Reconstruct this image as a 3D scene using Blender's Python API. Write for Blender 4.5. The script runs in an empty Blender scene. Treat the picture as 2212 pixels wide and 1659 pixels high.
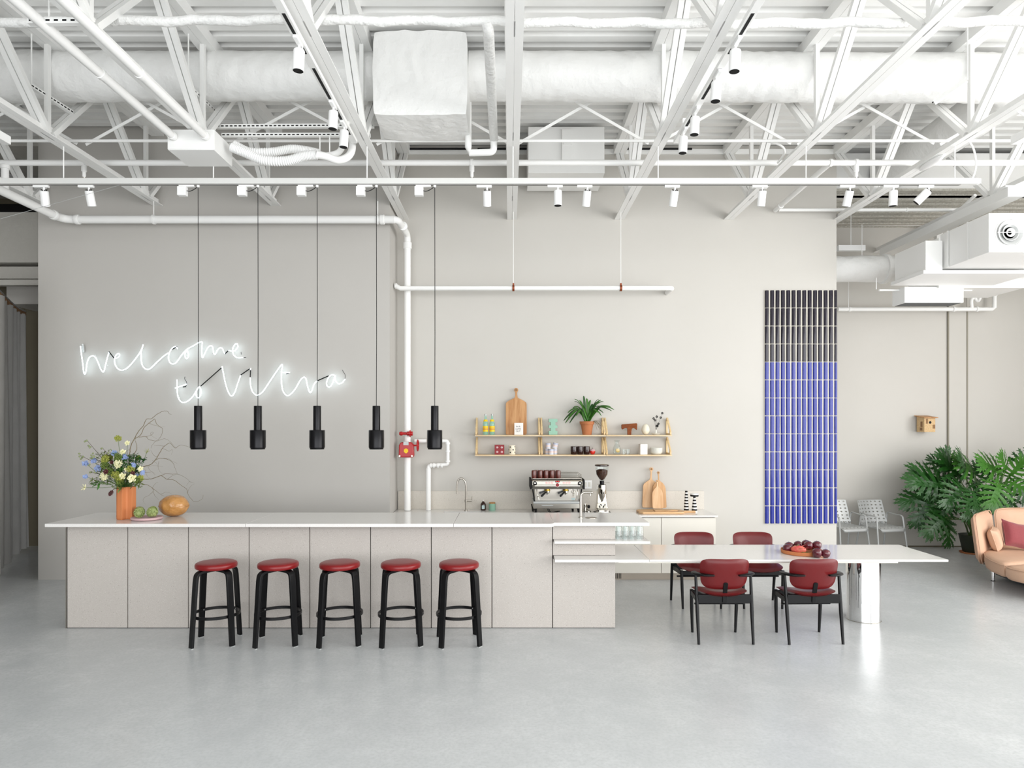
import bpy, math, random
from mathutils import noise
from mathutils import Vector, Matrix, Euler
R = math.radians
PI = math.pi
S = bpy.context.scene
COL = S.collection
F = 1474.67                      # focal length in px of the 2212 px frame (24 mm on 36 mm)
CAMZ = 2.05

# ---------------------------------------------------------------- camera
cd = bpy.data.cameras.new('camera'); cam = bpy.data.objects.new('camera', cd); COL.objects.link(cam)
cam.location = (0, 0, CAMZ); cam.rotation_euler = (R(90), 0, 0)
cd.lens = 24; cd.sensor_width = 36; cd.sensor_fit = 'HORIZONTAL'
cd.shift_x = 6 / 2212; cd.shift_y = 91.5 / 2212
cd.clip_start = .05; cd.clip_end = 100
S.camera = cam
# ---------------------------------------------------------------- world, light, exposure
w = bpy.data.worlds.new('world'); S.world = w; w.use_nodes = True
w.node_tree.nodes['Background'].inputs[0].default_value = (.93, .96, 1, 1)
w.node_tree.nodes['Background'].inputs[1].default_value = 1.0
def area(name, loc, rot, sx, sy, power, col=(1, .985, .96)):
    l = bpy.data.lights.new(name, 'AREA'); l.shape = 'RECTANGLE'; l.size = sx; l.size_y = sy
    l.energy = power; l.color = col
    o = bpy.data.objects.new(name, l); COL.objects.link(o); o.location = loc; o.rotation_euler = rot
    return o
# daylight entering by the shop windows behind the camera and by the windows of the right wall
area('window_daylight', (1.0, -4.85, 2.75), (R(90), 0, 0), 15, 4.9, 800, (.97, .985, 1))
area('window_daylight', (9.85, 1.5, 2.75), (R(90), 0, R(90)), 12.5, 4.9, 900, (1, .985, .965))
S.view_settings.view_transform = 'Standard'; S.view_settings.look = 'None'
S.view_settings.gamma = 1; S.view_settings.use_curve_mapping = False
S.view_settings.exposure = 0.2
S.cycles.max_bounces = 8; S.cycles.diffuse_bounces = 5; S.cycles.glossy_bounces = 4
S.cycles.transmission_bounces = 8; S.cycles.transparent_max_bounces = 8
S.cycles.caustics_reflective = False; S.cycles.caustics_refractive = False
S.cycles.sample_clamp_indirect = 6
S.cycles.use_denoising = True

# ---------------------------------------------------------------- materials
def lin(h):
    if not isinstance(h, str): return tuple(h) + (1,)
    h = h.lstrip('#'); v = [int(h[i:i+2], 16) / 255 for i in (0, 2, 4)]
    return tuple(c / 12.92 if c <= .04045 else ((c + .055) / 1.055) ** 2.4 for c in v) + (1,)
def mat(name, col, rough=.5, metal=0, spec=.5, var=None, bump=None, coat=0, trans=0, ior=1.45, emit=0, emitcol=None, speck=None, wood=None, sheen=0, alpha=1):
    """var=(scale, colour2, contrast 0-1); bump=(scale, strength, distance); speck=[(scale, colour, threshold)...]; wood=(colour2, axis scale vector)"""
    m = bpy.data.materials.new(name); m.use_nodes = True
    nt = m.node_tree; N = nt.nodes; L = nt.links; b = N['Principled BSDF']
    I = b.inputs
    I['Base Color'].default_value = lin(col); I['Roughness'].default_value = rough; I['Metallic'].default_value = metal
    I['Specular IOR Level'].default_value = spec; I['Coat Weight'].default_value = coat; I['Transmission Weight'].default_value = trans
    I['IOR'].default_value = ior; I['Sheen Weight'].default_value = sheen; I['Alpha'].default_value = alpha
    if emit: I['Emission Strength'].default_value = emit; I['Emission Color'].default_value = lin(emitcol or col)
    if var or bump or speck or wood:
        tc = N.new('ShaderNodeTexCoord'); co = tc.outputs['Object']
    src = None
    def mix(fac, a, c2):
        mx = N.new('ShaderNodeMix'); mx.data_type = 'RGBA'
        L.new(fac, mx.inputs[0])
        if a is None: mx.inputs[6].default_value = lin(col)
        else: L.new(a, mx.inputs[6])
        mx.inputs[7].default_value = lin(c2)
        return mx.outputs[2]
    def ramp(out, lo, hi):
        mr = N.new('ShaderNodeMapRange'); L.new(out, mr.inputs[0]); mr.inputs[1].default_value = lo; mr.inputs[2].default_value = hi
        mr.clamp = True; return mr.outputs[0]
    if var:
        for (sc, c2, con) in (var if isinstance(var, list) else [var]):
            n = N.new('ShaderNodeTexNoise'); n.inputs['Scale'].default_value = sc; n.inputs['Detail'].default_value = 6
            n.inputs['Roughness'].default_value = .6; L.new(co, n.inputs['Vector'])
            src = mix(ramp(n.outputs[0], .5 - .3 * con, .5 + .45 * (1.2 - con)), src, c2)
    if wood:
        mp = N.new('ShaderNodeMapping'); mp.inputs['Scale'].default_value = wood[1]; L.new(co, mp.inputs[0])
        n = N.new('ShaderNodeTexNoise'); n.inputs['Scale'].default_value = 1; n.inputs['Detail'].default_value = 5; n.inputs['Distortion'].default_value = .6
        L.new(mp.outputs[0], n.inputs['Vector'])
        src = mix(ramp(n.outputs[0], .38, .64), src, wood[0])
    if speck:
        for (sc, c2, th) in speck:
            v = N.new('ShaderNodeTexVoronoi'); v.inputs['Scale'].default_value = sc; L.new(co, v.inputs['Vector'])
            sep = N.new('ShaderNodeSeparateColor'); L.new(v.outputs['Color'], sep.inputs[0])
            r1 = ramp(v.outputs['Distance'], .34, .26)
            r2 = ramp(sep.outputs[0], th - .01, th + .01)
            mm = N.new('ShaderNodeMath'); mm.operation = 'MULTIPLY'; L.new(r1, mm.inputs[0]); L.new(r2, mm.inputs[1])
            src = mix(mm.outputs[0], src, c2)
    if src: L.new(src, I['Base Color'])
    if bump:
        bp = N.new('ShaderNodeBump'); bp.inputs['Strength'].default_value = bump[1]; bp.inputs['Distance'].default_value = bump[2]
        n = N.new('ShaderNodeTexNoise'); n.inputs['Scale'].default_value = bump[0]; n.inputs['Detail'].default_value = 4
        if len(bump) > 3:
            mp2 = N.new('ShaderNodeMapping'); mp2.inputs['Scale'].default_value = bump[3]; L.new(co, mp2.inputs[0]); L.new(mp2.outputs[0], n.inputs['Vector']); n.inputs['Distortion'].default_value = 1.6
        else: L.new(co, n.inputs['Vector']); L.new(n.outputs[0], bp.inputs['Height']); L.new(bp.outputs[0], I['Normal'])
    return m
M = {}
M['wall'] = mat('wall_paint', '#c6c3bd', .75, spec=.3, var=(.6, '#c2bfb8', .3), bump=(60, .05, .002))
M['wall_shaded'] = mat('wall_paint_shaded', '#bdbab5', .75, spec=.3, var=(.5, '#b9b6b1', .3), bump=(60, .05, .002))  # same paint as wall, its weaker light put into a greyer colour
M['darkwall'] = mat('back_room_wall_shaded', '#6a6353', .8)  # the passage's lack of light is put into this dark wall colour
M['white'] = mat('white_painted_steel', '#efefed', .5, spec=.4, bump=(40, .08, .003))
M['deck'] = mat('white_painted_deck', '#f1f1ef', .6, spec=.3, var=(2, '#e9e8e5', .4))
M['deckrough'] = mat('sprayed_fireproof_deck', '#d3d0c7', .95, var=(30, '#aaa79c', .5), bump=(45, .9, .02))
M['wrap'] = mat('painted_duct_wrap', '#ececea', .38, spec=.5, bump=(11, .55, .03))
M['wrap_shaded'] = mat('shaded_duct_wrap', '#bcb9b2', .5, bump=(9, .6, .03))  # darker copy of the white wrap, passage shade put into its colour
M['beam'] = mat('grey_white_beam_paint', '#d6d6d3', .5)
M['wrap2'] = mat('painted_pipe_wrap', '#eeeeec', .5, bump=(26, .9, .02))
M['sheet'] = mat('painted_sheet_metal', '#eeeeec', .35, spec=.5, bump=(3, .1, .01))
M['plastic'] = mat('white_plastic', '#f1f1f0', .35)
M['floor'] = mat('polished_concrete', '#c6c9ca', .27, spec=.5, var=[(.7, '#d3d5d6', .7), (2.6, '#b9bcbe', .5), (11, '#bec1c2', .4), (40, '#b2b5b6', .25)], bump=(7, .05, .01))
M['quartz'] = mat('speckled_quartz_front', '#bab4ae', .5, spec=.35, speck=[(190, '#ada69f', .5), (110, '#938b83', .93), (150, '#d2cdc7', .72)])
M['top'] = mat('white_quartz_top', '#e3e1de', .12, spec=.5, speck=[(150, '#d3cfca', .6)])
M['splash'] = mat('quartz_splashback', '#d2ccc2', .4, speck=[(190, '#bbb4a9', .5), (130, '#a39b90', .92)])
M['cab'] = mat('cream_cabinet_lacquer', '#e3dfd5', .4)
M['kick'] = mat('brushed_toe_kick', '#a99f92', .3, metal=.6)
M['black'] = mat('black_lacquered_wood', '#08080a', .36, spec=.32, bump=(90, .05, .001))
M['blackmetal'] = mat('black_lacquered_metal', '#131316', .3, metal=.55, spec=.5)
M['matte'] = mat('matt_black', '#0a0a0a', .7)
M['dark'] = mat('dark_void', '#070707', .9)
M['red'] = mat('red_leather', '#7e1215', .32, spec=.5, var=(6, '#741013', .4), bump=(220, .12, .001))
M['oxblood'] = mat('oxblood_leather', '#641618', .32, spec=.4, var=(7, '#601618', .4), bump=(200, .15, .001))
M['birch'] = mat('birch_plywood', '#dcc8a6', .5, wood=('#d2b78e', (6, 40, 40)))
M['birchz'] = mat('birch_plywood_edge', '#e0c899', .45, wood=('#d6b788', (40, 40, 8)))
M['board'] = mat('oiled_oak', '#c2925f', .5, wood=('#a8733f', (26, 26, 3)))
M['beech'] = mat('pale_beech', '#e0bc93', .5, wood=('#d2a679', (30, 30, 4)))
M['beech2'] = mat('darker_beech', '#d0a77a', .5, wood=('#c49767', (30, 30, 4)))
M['beechx'] = mat('pale_beech_lying', '#d9b48a', .5, wood=('#c99f70', (4, 30, 30)))
M['teak'] = mat('glossy_teak', '#84461b', .45, spec=.2, wood=('#6f3612', (12, 30, 30)))
M['terra'] = mat('terracotta', '#b5734a', .8, var=(12, '#a5663e', .5), bump=(70, .2, .003))
M['orange'] = mat('orange_matt_ceramic', '#c67d50', .6, spec=.3, var=(3, '#bd7447', .3))
M['chrome'] = mat('mirror_chrome', '#f2f2f2', .04, metal=1)
M['steel'] = mat('brushed_stainless', '#b9b4ab', .28, metal=1)
M['polished'] = mat('polished_stainless', '#d8d4cb', .1, metal=1)
M['alu'] = mat('anodised_aluminium', '#b4b6b5', .42, metal=.3)
M['glass'] = mat('clear_glass', '#f4fafb', .03, spec=1, alpha=.11)
def thin_glass(name, tint, rough=.02):
    m = bpy.data.materials.new(name); m.use_nodes = True; nt = m.node_tree; N = nt.nodes; N.clear()
    o = N.new('ShaderNodeOutputMaterial'); mx = N.new('ShaderNodeMixShader'); lw = N.new('ShaderNodeLayerWeight'); lw.inputs[0].default_value = .5
    pw_ = N.new('ShaderNodeMath'); pw_.operation = 'POWER'; pw_.inputs[1].default_value = 3; nt.links.new(lw.outputs['Facing'], pw_.inputs[0])
    fr = N.new('ShaderNodeMath'); fr.operation = 'MULTIPLY_ADD'; fr.inputs[1].default_value = .6; fr.inputs[2].default_value = .07; nt.links.new(pw_.outputs[0], fr.inputs[0])
    tr = N.new('ShaderNodeBsdfTransparent'); tr.inputs[0].default_value = lin(tint); gl = N.new('ShaderNodeBsdfGlossy'); gl.inputs['Roughness'].default_value = rough
    nt.links.new(fr.outputs[0], mx.inputs[0]); nt.links.new(tr.outputs[0], mx.inputs[1]); nt.links.new(gl.outputs[0], mx.inputs[2]); nt.links.new(mx.outputs[0], o.inputs[0]); return m
M['glass'] = thin_glass('thin_clear_glass', '#f7fbfb')
M['greenglass'] = mat('pale_green_glass', '#7fcbb0', .04, spec=.8, alpha=.42)
M['yellow'] = mat('yellow_label', '#f0cf1d', .5, var=(60, '#e8a31d', .4))
M['redpaint'] = mat('red_enamel', '#b01c20', .3)
M['brass'] = mat('brass', '#b99a4a', .3, metal=.9)
M['copper'] = mat('copper_clamp', '#8a4526', .4, metal=.5)
M['tiledark'] = mat('aubergine_glaze', '#1d1727', .09, spec=.45, coat=.1, var=(30, '#1b1623', .5), bump=(40, .06, .003))
M['tileblue'] = mat('cobalt_glaze', '#283490', .12, spec=.45, coat=.1, var=(25, '#1f2a86', .5), bump=(40, .08, .003))
M['grout'] = mat('cream_grout', '#d8d3c6', .7)
M['neon'] = mat('lit_neon_glass', '#ffffff', .3, emit=4.6, emitcol=(.74, .91, 1))
M['curtain'] = mat('grey_linen', '#d6d4d0', .9, var=(4, '#cbc9c4', .4), bump=(300, .1, .001))
M['peach'] = mat('peach_leather', '#c9a68d', .55, spec=.3, var=(4, '#c19c82', .3), bump=(180, .08, .001))
M['rose'] = mat('rose_wool', '#7f363b', .9, var=(90, '#8b4146', .5), bump=(250, .4, .002), sheen=.3)
M['greybase'] = mat('grey_sofa_base', '#5c5f61', .6)
M['leaf'] = mat('green_leaf', '#24521d', .3, spec=.5, var=(4, '#183c13', .5))
M['leaf2'] = mat('bright_green_leaf', '#3f7026', .38, spec=.5, var=(4, '#356a20', .5))
M['stem'] = mat('green_stem', '#56703a', .6)
M['soil'] = mat('soil', '#3a2b1e', .95, bump=(60, .8, .01))
M['potdark'] = mat('dark_green_pot', '#2c3226', .5)
M['twig'] = mat('willow_bark', '#76694e', .8)
M['twigdark'] = mat('dark_bark', '#4a3c30', .8)
M['cream'] = mat('cream_petal', '#f0ecc8', .6, var=(20, '#e3dfa8', .5))
M['paleyellow'] = mat('yellow_green_bud', '#a9ab50', .7, var=(60, '#7f8a3a', .6))
M['bluepetal'] = mat('blue_petal', '#8b9fcd', .6, var=(30, '#a7b6dc', .5))
M['maroon'] = mat('maroon_petal', '#54262b', .6)
M['pod'] = mat('grey_green_pod', '#868f68', .6)
M['olive'] = mat('olive_foliage', '#6b7a38', .6, var=(20, '#4e6a2a', .6))
M['artichoke'] = mat('artichoke_green', '#a0ab70', .6, var=(14, '#6f8146', .5))
M['amber'] = mat('amber_glaze', '#c6935a', .16, coat=.4, var=(9, '#a8763c', .8), bump=(22, .9, .015))
M['pink'] = mat('dusty_pink_ceramic', '#c9a9ab', .6)
M['mint'] = mat('mint_ceramic', '#8fb9a4', .55)
M['brown'] = mat('brown_glaze', '#5e2a22', .2, coat=.4)
M['mugdark'] = mat('dark_brown_glaze', '#2a1512', .15, coat=.5)
M['beans'] = mat('coffee_beans', '#2f170c', .5, var=(90, '#5a3018', .7), bump=(110, 1, .01))
M['ivory'] = mat('ivory', '#e6dec9', .45)
M['ceramic'] = mat('off_white_ceramic', '#dcdbd2', .35)
M['paper'] = mat('white_card', '#eae6e2', .7)
M['ink'] = mat('ink', '#2c2a2c', .8)
M['amberbottle'] = mat('amber_glass', '#2c120b', .12, coat=.3)
M['label'] = mat('pale_blue_label', '#b9cfd0', .6)
M['redcard'] = mat('red_patterned_card', '#8c2b30', .6)
M['tinblue'] = mat('blue_printed_tin', '#8fa0c6', .4)
M['tinred'] = mat('pink_printed_band', '#c9a2a0', .4)
M['apple'] = mat('apple_red', '#c8281f', .2, coat=.4)
M['plum'] = mat('dark_plum_skin', '#4c1420', .22, coat=.5, var=(9, '#6e1e2a', .5))
M['dragon'] = mat('pink_fruit_skin', '#c9504e', .4, var=(18, '#e08a6a', .5))
M['lemon'] = mat('lemon_slice', '#c9a648', .5)
M['redglow'] = mat('lit_red_display', '#ff2a2a', .4, emit=1.6)
M['ringglow'] = mat('lit_pink_button', '#ff8c8c', .4, emit=.9)
M['osb'] = mat('particle_board', '#d8bb90', .7, var=(50, '#bb9767', .6))
M['osbdark'] = mat('dark_cork_patch', '#8c6a4a', .8)
M['strip'] = mat('white_stripe', '#f3f2ee', .3)

# ---------------------------------------------------------------- mesh helpers
def W(px, py, Y): return Vector(((px - 1100) / F * Y, Y, CAMZ - (py - 921) / F * Y))
def frame(d, up=Vector((0, 0, 1))):
    d = d.normalized()
    if abs(d.dot(up)) > .999: up = Vector((0, 1, 0))
    x = d.cross(up).normalized(); y = x.cross(d).normalized()
    return x, y, d
def smooth(pts, sub=6, closed=False):
    P = [Vector(p) for p in pts]; out = []
    n = len(P); rng = range(n if closed else n - 1)
    for i in rng:
        p0 = P[(i - 1) % n] if closed or i > 0 else P[i]; p1 = P[i]; p2 = P[(i + 1) % n]
        p3 = P[(i + 2) % n] if closed or i + 2 < n else p2
        for k in range(sub):
            t = k / sub
            out.append(.5 * ((2 * p1) + (p2 - p0) * t + (2 * p0 - 5 * p1 + 4 * p2 - p3) * t * t + (3 * p1 - p0 - 3 * p2 + p3) * t ** 3))
    if not closed: out.append(P[-1])
    return out
class MB:
    def __init__(s): s.v = []; s.f = []; s.mi = []; s.mats = []; s.cur = 0
    def use(s, m):
        if m not in s.mats: s.mats.append(m)
        s.cur = s.mats.index(m); return s
    def add(s, vs, fs):
        n = len(s.v); s.v += [tuple(x) for x in vs]; s.f += [tuple(i + n for i in q) for q in fs]; s.mi += [s.cur] * len(fs); return s
    def box(s, c, d, rot=None):
        hx, hy, hz = d[0] / 2, d[1] / 2, d[2] / 2; c = Vector(c)
        vs = [Vector((x, y, z)) for z in (-hz, hz) for y in (-hy, hy) for x in (-hx, hx)]
        if rot is not None: vs = [rot @ v for v in vs]
        return s.add([v + c for v in vs], [(0, 2, 3, 1), (4, 5, 7, 6), (0, 1, 5, 4), (2, 6, 7, 3), (0, 4, 6, 2), (1, 3, 7, 5)])
    def b2(s, a, b):   # box from two corners
        return s.box([(a[i] + b[i]) / 2 for i in range(3)], [abs(b[i] - a[i]) for i in range(3)])
    def bar(s, p0, p1, w, t, up=Vector((0, 0, 1))):
        p0 = Vector(p0); p1 = Vector(p1); x, y, d = frame(p1 - p0, Vector(up))
        q = []
        for p in (p0, p1):
            for (a, b) in ((-1, -1), (1, -1), (1, 1), (-1, 1)): q.append(p + x * a * w / 2 + y * b * t / 2)
        return s.add(q, [(0, 1, 2, 3), (7, 6, 5, 4), (0, 4, 5, 1), (1, 5, 6, 2), (2, 6, 7, 3), (3, 7, 4, 0)])
    def tube(s, pts, r, n=8, cap=True, flat=1, closed=False, up=None):
        P = [Vector(p) for p in pts]; m = len(P)
        rr = r if isinstance(r, (list, tuple)) else [r] * m
        vs = []; x = None
        for i in range(m):
            d = (P[(i + 1) % m] - P[i - 1]) if closed else (P[min(i + 1, m - 1)] - P[max(i - 1, 0)])
            if d.length < 1e-9: d = Vector((0, 0, 1))
            d.normalize()
            if up is not None: x, y, _ = frame(d, Vector(up))
            elif x is None: x, y, _ = frame(d)
            else:
                x = (x - d * x.dot(d)); x.normalize(); y = x.cross(d); y.normalize()
            for k in range(n):
                a = 2 * PI * k / n; vs.append(P[i] + x * math.cos(a) * rr[i] + y * math.sin(a) * rr[i] * flat)
        fs = []
        for i in range(m if closed else m - 1):
            j = (i + 1) % m
            for k in range(n): fs.append((i * n + k, i * n + (k + 1) % n, j * n + (k + 1) % n, j * n + k))
        if cap and not closed: fs.append(tuple(range(n - 1, -1, -1))); fs.append(tuple((m - 1) * n + k for k in range(n)))
        return s.add(vs, fs)
    def cyl(s, p0, p1, r, r1=None, n=16): return s.tube([p0, p1], [r, r if r1 is None else r1], n)
    def lathe(s, prof, n=24, c=(0, 0, 0), mtx=None, sx=1, sy=1):
        vs = []; c = Vector(c)
        for (r, z) in prof:
            for k in range(n):
                a = 2 * PI * k / n; v = Vector((math.cos(a) * r * sx, math.sin(a) * r * sy, z))
                if mtx is not None: v = mtx @ v
                vs.append(v + c)
        m = len(prof); fs = []
        for i in range(m - 1):
            for k in range(n): fs.append((i * n + k, i * n + (k + 1) % n, (i + 1) * n + (k + 1) % n, (i + 1) * n + k))
        if prof[0][0] > 1e-6: fs.append(tuple(range(n - 1, -1, -1)))
        if prof[-1][0] > 1e-6: fs.append(tuple((m - 1) * n + k for k in range(n)))
        return s.add(vs, fs)
    def ball(s, c, rx, ry=None, rz=None, nu=12, nv=8, mtx=None):
        ry = rx if ry is None else ry; rz = rx if rz is None else rz; c = Vector(c); vs = []
        def T(v): return (mtx @ v if mtx is not None else v) + c
        vs.append(T(Vector((0, 0, -rz))))
        for i in range(1, nv):
            t = -PI / 2 + PI * i / nv
            for k in range(nu):
                a = 2 * PI * k / nu; vs.append(T(Vector((rx * math.cos(t) * math.cos(a), ry * math.cos(t) * math.sin(a), rz * math.sin(t)))))
        vs.append(T(Vector((0, 0, rz)))); fs = []
        for k in range(nu): fs.append((0, 1 + (k + 1) % nu, 1 + k))
        for i in range(nv - 2):
            for k in range(nu): fs.append((1 + i * nu + k, 1 + i * nu + (k + 1) % nu, 1 + (i + 1) * nu + (k + 1) % nu, 1 + (i + 1) * nu + k))
        b = 1 + (nv - 2) * nu; t = len(vs) - 1
        for k in range(nu): fs.append((b + k, b + (k + 1) % nu, t))
        return s.add(vs, fs)
    def prism(s, poly, a, b, T=None):   # poly of (u,v), extruded from a to b along third axis; T maps (u,v,w)->xyz
        T = T or (lambda u, v, w_: (u, v, w_)); n = len(poly)
        vs = [T(u, v, a) for u, v in poly] + [T(u, v, b) for u, v in poly]
        fs = [tuple(range(n - 1, -1, -1)), tuple(range(n, 2 * n))] + [(i, (i + 1) % n, n + (i + 1) % n, n + i) for i in range(n)]
        return s.add(vs, fs)
    def ring(s, outer, inner, a, b, T=None):  # frame between two outlines of equal count
        T = T or (lambda u, v, w_: (u, v, w_)); n = len(outer)
        vs = [T(u, v, a) for u, v in outer] + [T(u, v, a) for u, v in inner] + [T(u, v, b) for u, v in outer] + [T(u, v, b) for u, v in inner]
        fs = []
        for i in range(n):
            j = (i + 1) % n
            fs += [(i, n + i, n + j, j), (2 * n + i, 2 * n + j, 3 * n + j, 3 * n + i), (i, j, 2 * n + j, 2 * n + i), (n + i, 3 * n + i, 3 * n + j, n + j)]
        return s.add(vs, fs)
    def grid(s, fn, nu, nv):
        vs = [fn(i / nu, j / nv) for j in range(nv + 1) for i in range(nu + 1)]
        return s.add(vs, [(j * (nu + 1) + i, j * (nu + 1) + i + 1, (j + 1) * (nu + 1) + i + 1, (j + 1) * (nu + 1) + i) for j in range(nv) for i in range(nu)])
    def mesh(s, name, off=Vector((0, 0, 0)), ang=35, m=None):
        me = bpy.data.meshes.new(name); me.from_pydata([(v[0] - off[0], v[1] - off[1], v[2] - off[2]) for v in s.v], [], s.f)
        ms = s.mats or [m]
        for k in ms: me.materials.append(M[k] if isinstance(k, str) else k)
        if len(ms) > 1: me.polygons.foreach_set('material_index', s.mi)
        import bmesh
        bm = bmesh.new(); bm.from_mesh(me); bmesh.ops.recalc_face_normals(bm, faces=bm.faces); bm.to_mesh(me); bm.free()
        me.polygons.foreach_set('use_smooth', [True] * len(me.polygons)); me.set_sharp_from_angle(angle=R(ang))
        me.update(); return me
    def weld(s):
        key = {}; new = []; mp = []
        for v in s.v:
            k = (round(v[0], 4), round(v[1], 4), round(v[2], 4))
            if k not in key: key[k] = len(new); new.append(v)
            mp.append(key[k])
        s.v = new; fs = []; mi = []
        for f, i in zip(s.f, s.mi):
            g = []
            for q in f:
                if mp[q] not in g: g.append(mp[q])
            if len(g) > 2: fs.append(tuple(g)); mi.append(i)
        s.f = fs; s.mi = mi; return s
    def build(s, name, m=None, parent=None, world=False, bev=0, ang=35, sub=0, thick=0, label=None, kind=None):
        off = parent_base(parent) if world and parent else Vector((0, 0, 0))
        o = bpy.data.objects.new(name, s.mesh(name, off, ang, m)); COL.objects.link(o)
        if parent: o.parent = parent
        mods(o, bev, sub, thick)
        if label: o['label'] = label
        if kind: o['kind'] = kind
        return o
    def single(s, name, m, label, cat, group=None, kind=None, bev=0, ang=35, sub=0, thick=0):
        xs = [v[0] for v in s.v]; ys = [v[1] for v in s.v]; zs = [v[2] for v in s.v]
        off = Vector(((min(xs) + max(xs)) / 2, (min(ys) + max(ys)) / 2, min(zs)))
        o = bpy.data.objects.new(name, s.mesh(name, off, ang, m)); COL.objects.link(o); o.location = off
        mods(o, bev, sub, thick); tag(o, label, cat, group, kind); return o
    def struct(s, name, m, label=None, bev=0): 
        o = s.single(name, m, label, None, None, 'structure', bev=bev); return o
def parent_base(o):
    v = Vector((0, 0, 0))
    while o: v += o.location; o = o.parent
    return v
def mods(o, bev, sub, thick):
    if thick: q = o.modifiers.new('solid', 'SOLIDIFY'); q.thickness = thick; q.offset = 0
    if bev: q = o.modifiers.new('bevel', 'BEVEL'); q.width = bev; q.segments = 2; q.limit_method = 'ANGLE'; q.angle_limit = R(40)
    if sub: q = o.modifiers.new('subdivision', 'SUBSURF'); q.levels = sub; q.render_levels = sub
def tag(o, label=None, cat=None, group=None, kind=None):
    if label: o['label'] = label
    if cat: o['category'] = cat
    if group: o['group'] = group
    if kind: o['kind'] = kind
def thing(name, label, cat, loc=(0, 0, 0), rz=0, group=None):
    o = bpy.data.objects.new(name, None); COL.objects.link(o); o.location = loc; o.rotation_euler = (0, 0, rz); o.empty_display_size = .1
    tag(o, label, cat, group); return o
def dup(root, loc, rz=None, label=None, group=None, scale=None):
    def cp(o, p):
        c = o.copy(); COL.objects.link(c); c.parent = p
        for ch in list(o.children): cp(ch, c)
        return c
    r = cp(root, None); r.location = loc
    if rz is not None: r.rotation_euler = (0, 0, rz)
    if scale: r.scale = scale
    if label: r['label'] = label
    if group: r['group'] = group
    return r
rnd = random.Random(7)
def circ(r, n, cx=0, cy=0, a0=0): return [(cx + r * math.cos(a0 + 2 * PI * k / n), cy + r * math.sin(a0 + 2 * PI * k / n)) for k in range(n)]
def rrect(x0, y0, x1, y1, r, n=4):
    out = []
    for cx, cy, a in ((x1 - r, y1 - r, 0), (x0 + r, y1 - r, PI / 2), (x0 + r, y0 + r, PI), (x1 - r, y0 + r, 3 * PI / 2)):
        for k in range(n + 1): t = a + PI / 2 * k / n; out.append((cx + r * math.cos(t), cy + r * math.sin(t)))
    return out
def text_mesh(body, size, mtx, m, parent, name='lettering', thick=.0008):
    cu = bpy.data.curves.new(name, 'FONT'); cu.body = body; cu.size = size; cu.extrude = thick; cu.align_x = 'CENTER'; cu.resolution_u = 2
    o = bpy.data.objects.new(name, cu); COL.objects.link(o)
    bpy.context.view_layer.update()
    me = bpy.data.meshes.new_from_object(o.evaluated_get(bpy.context.evaluated_depsgraph_get()))
    bpy.data.objects.remove(o); bpy.data.curves.remove(cu)
    me.transform(mtx); me.materials.clear(); me.materials.append(M[m])
    q = bpy.data.objects.new(name, me); COL.objects.link(q); q.parent = parent; return q
# ================================================================ THE SETTING
ZD = 6.05      # underside of the roof deck
YB = 9.75      # back wall plane
YN = 9.13      # face of the wall with the neon
XS = -1.597    # side of the neon wall
XR = 4.674     # right end of the back wall
b = MB(); b.b2((-13, -5, -.2), (10.1, 12, 0)); b.struct('floor', 'floor', 'polished grey concrete floor')
b = MB(); b.b2((-6.30, YN, 0), (XS, 11.3, 6.06)); b.struct('wall_left', 'wall_shaded', 'projecting plaster wall that carries the neon lettering')
b = MB(); b.b2((XS - .01, YB, 0), (XR, YB + .2, 6.06)); b.struct('wall_back', 'wall', 'plaster wall behind the shelves and the back counter')
b = MB(); b.b2((XR - 1.5, 11.62, 0), (7.45, 11.9, 6.06)); b.b2((7.47, 11.60, 0), (7.77, 11.9, 6.06)); b.b2((7.79, 11.62, 0), (10.1, 11.9, 6.06)); b.b2((7.4, 11.66, 0), (7.9, 11.9, 6.06))
b.struct('wall_right', 'wall', 'far plaster wall with two upright joints behind the plant')
b = MB(); b.b2((7.45, 11.59, 0), (7.47, 11.66, 4.0)); b.b2((7.77, 11.59, 0), (7.79, 11.66, 4.0)); b.struct('trim_1', mat('shadow_joint', '#8e897c', .8), 'thin dark upright joint strips in the far wall')
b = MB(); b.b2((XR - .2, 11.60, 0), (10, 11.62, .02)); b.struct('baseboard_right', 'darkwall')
b = MB(); b.b2((-13, 11.66, 5.22), (-6.3, 11.69, 5.85)); b.struct('trim_5', 'matte', 'black band standing in for the unlit dark high above the passage')  # black strip where the top of the passage only lies unlit
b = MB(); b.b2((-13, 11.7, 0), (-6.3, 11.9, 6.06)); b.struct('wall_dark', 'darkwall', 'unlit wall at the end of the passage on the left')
b = MB(); b.b2((-13, -5, 0), (-12.8, 11.9, 6.06)); b.struct('wall_side', 'wall_shaded')
# shop front behind the camera and window wall on the right: piers, sill and lintel around open glazing
b = MB(); b.b2((-13, -5.2, 5.35), (10.1, -5, 6.06)); b.b2((-13, -5.2, 0), (10.1, -5, .25))
for x in (-13, -6.6, -2.8, 1.0, 4.8, 8.6): b.b2((x, -5.2, .25), (x + .3, -5, 5.35))
b.b2((-13, -5.2, .25), (-6.6, -5, 5.35)); b.struct('wall_front', 'wall')
b = MB(); b.b2((10.0, -5, 5.35), (10.2, 11.9, 6.06)); b.b2((10.0, -5, 0), (10.2, 11.9, .25)); b.b2((10, 8, .25), (10.2, 11.9, 5.35))
for y in (-5, -2.0, .5, 3.0, 5.5): b.b2((10.0, y, .25), (10.2, y + .2, 5.35))
b.struct('wall_window_side', 'wall')
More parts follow.
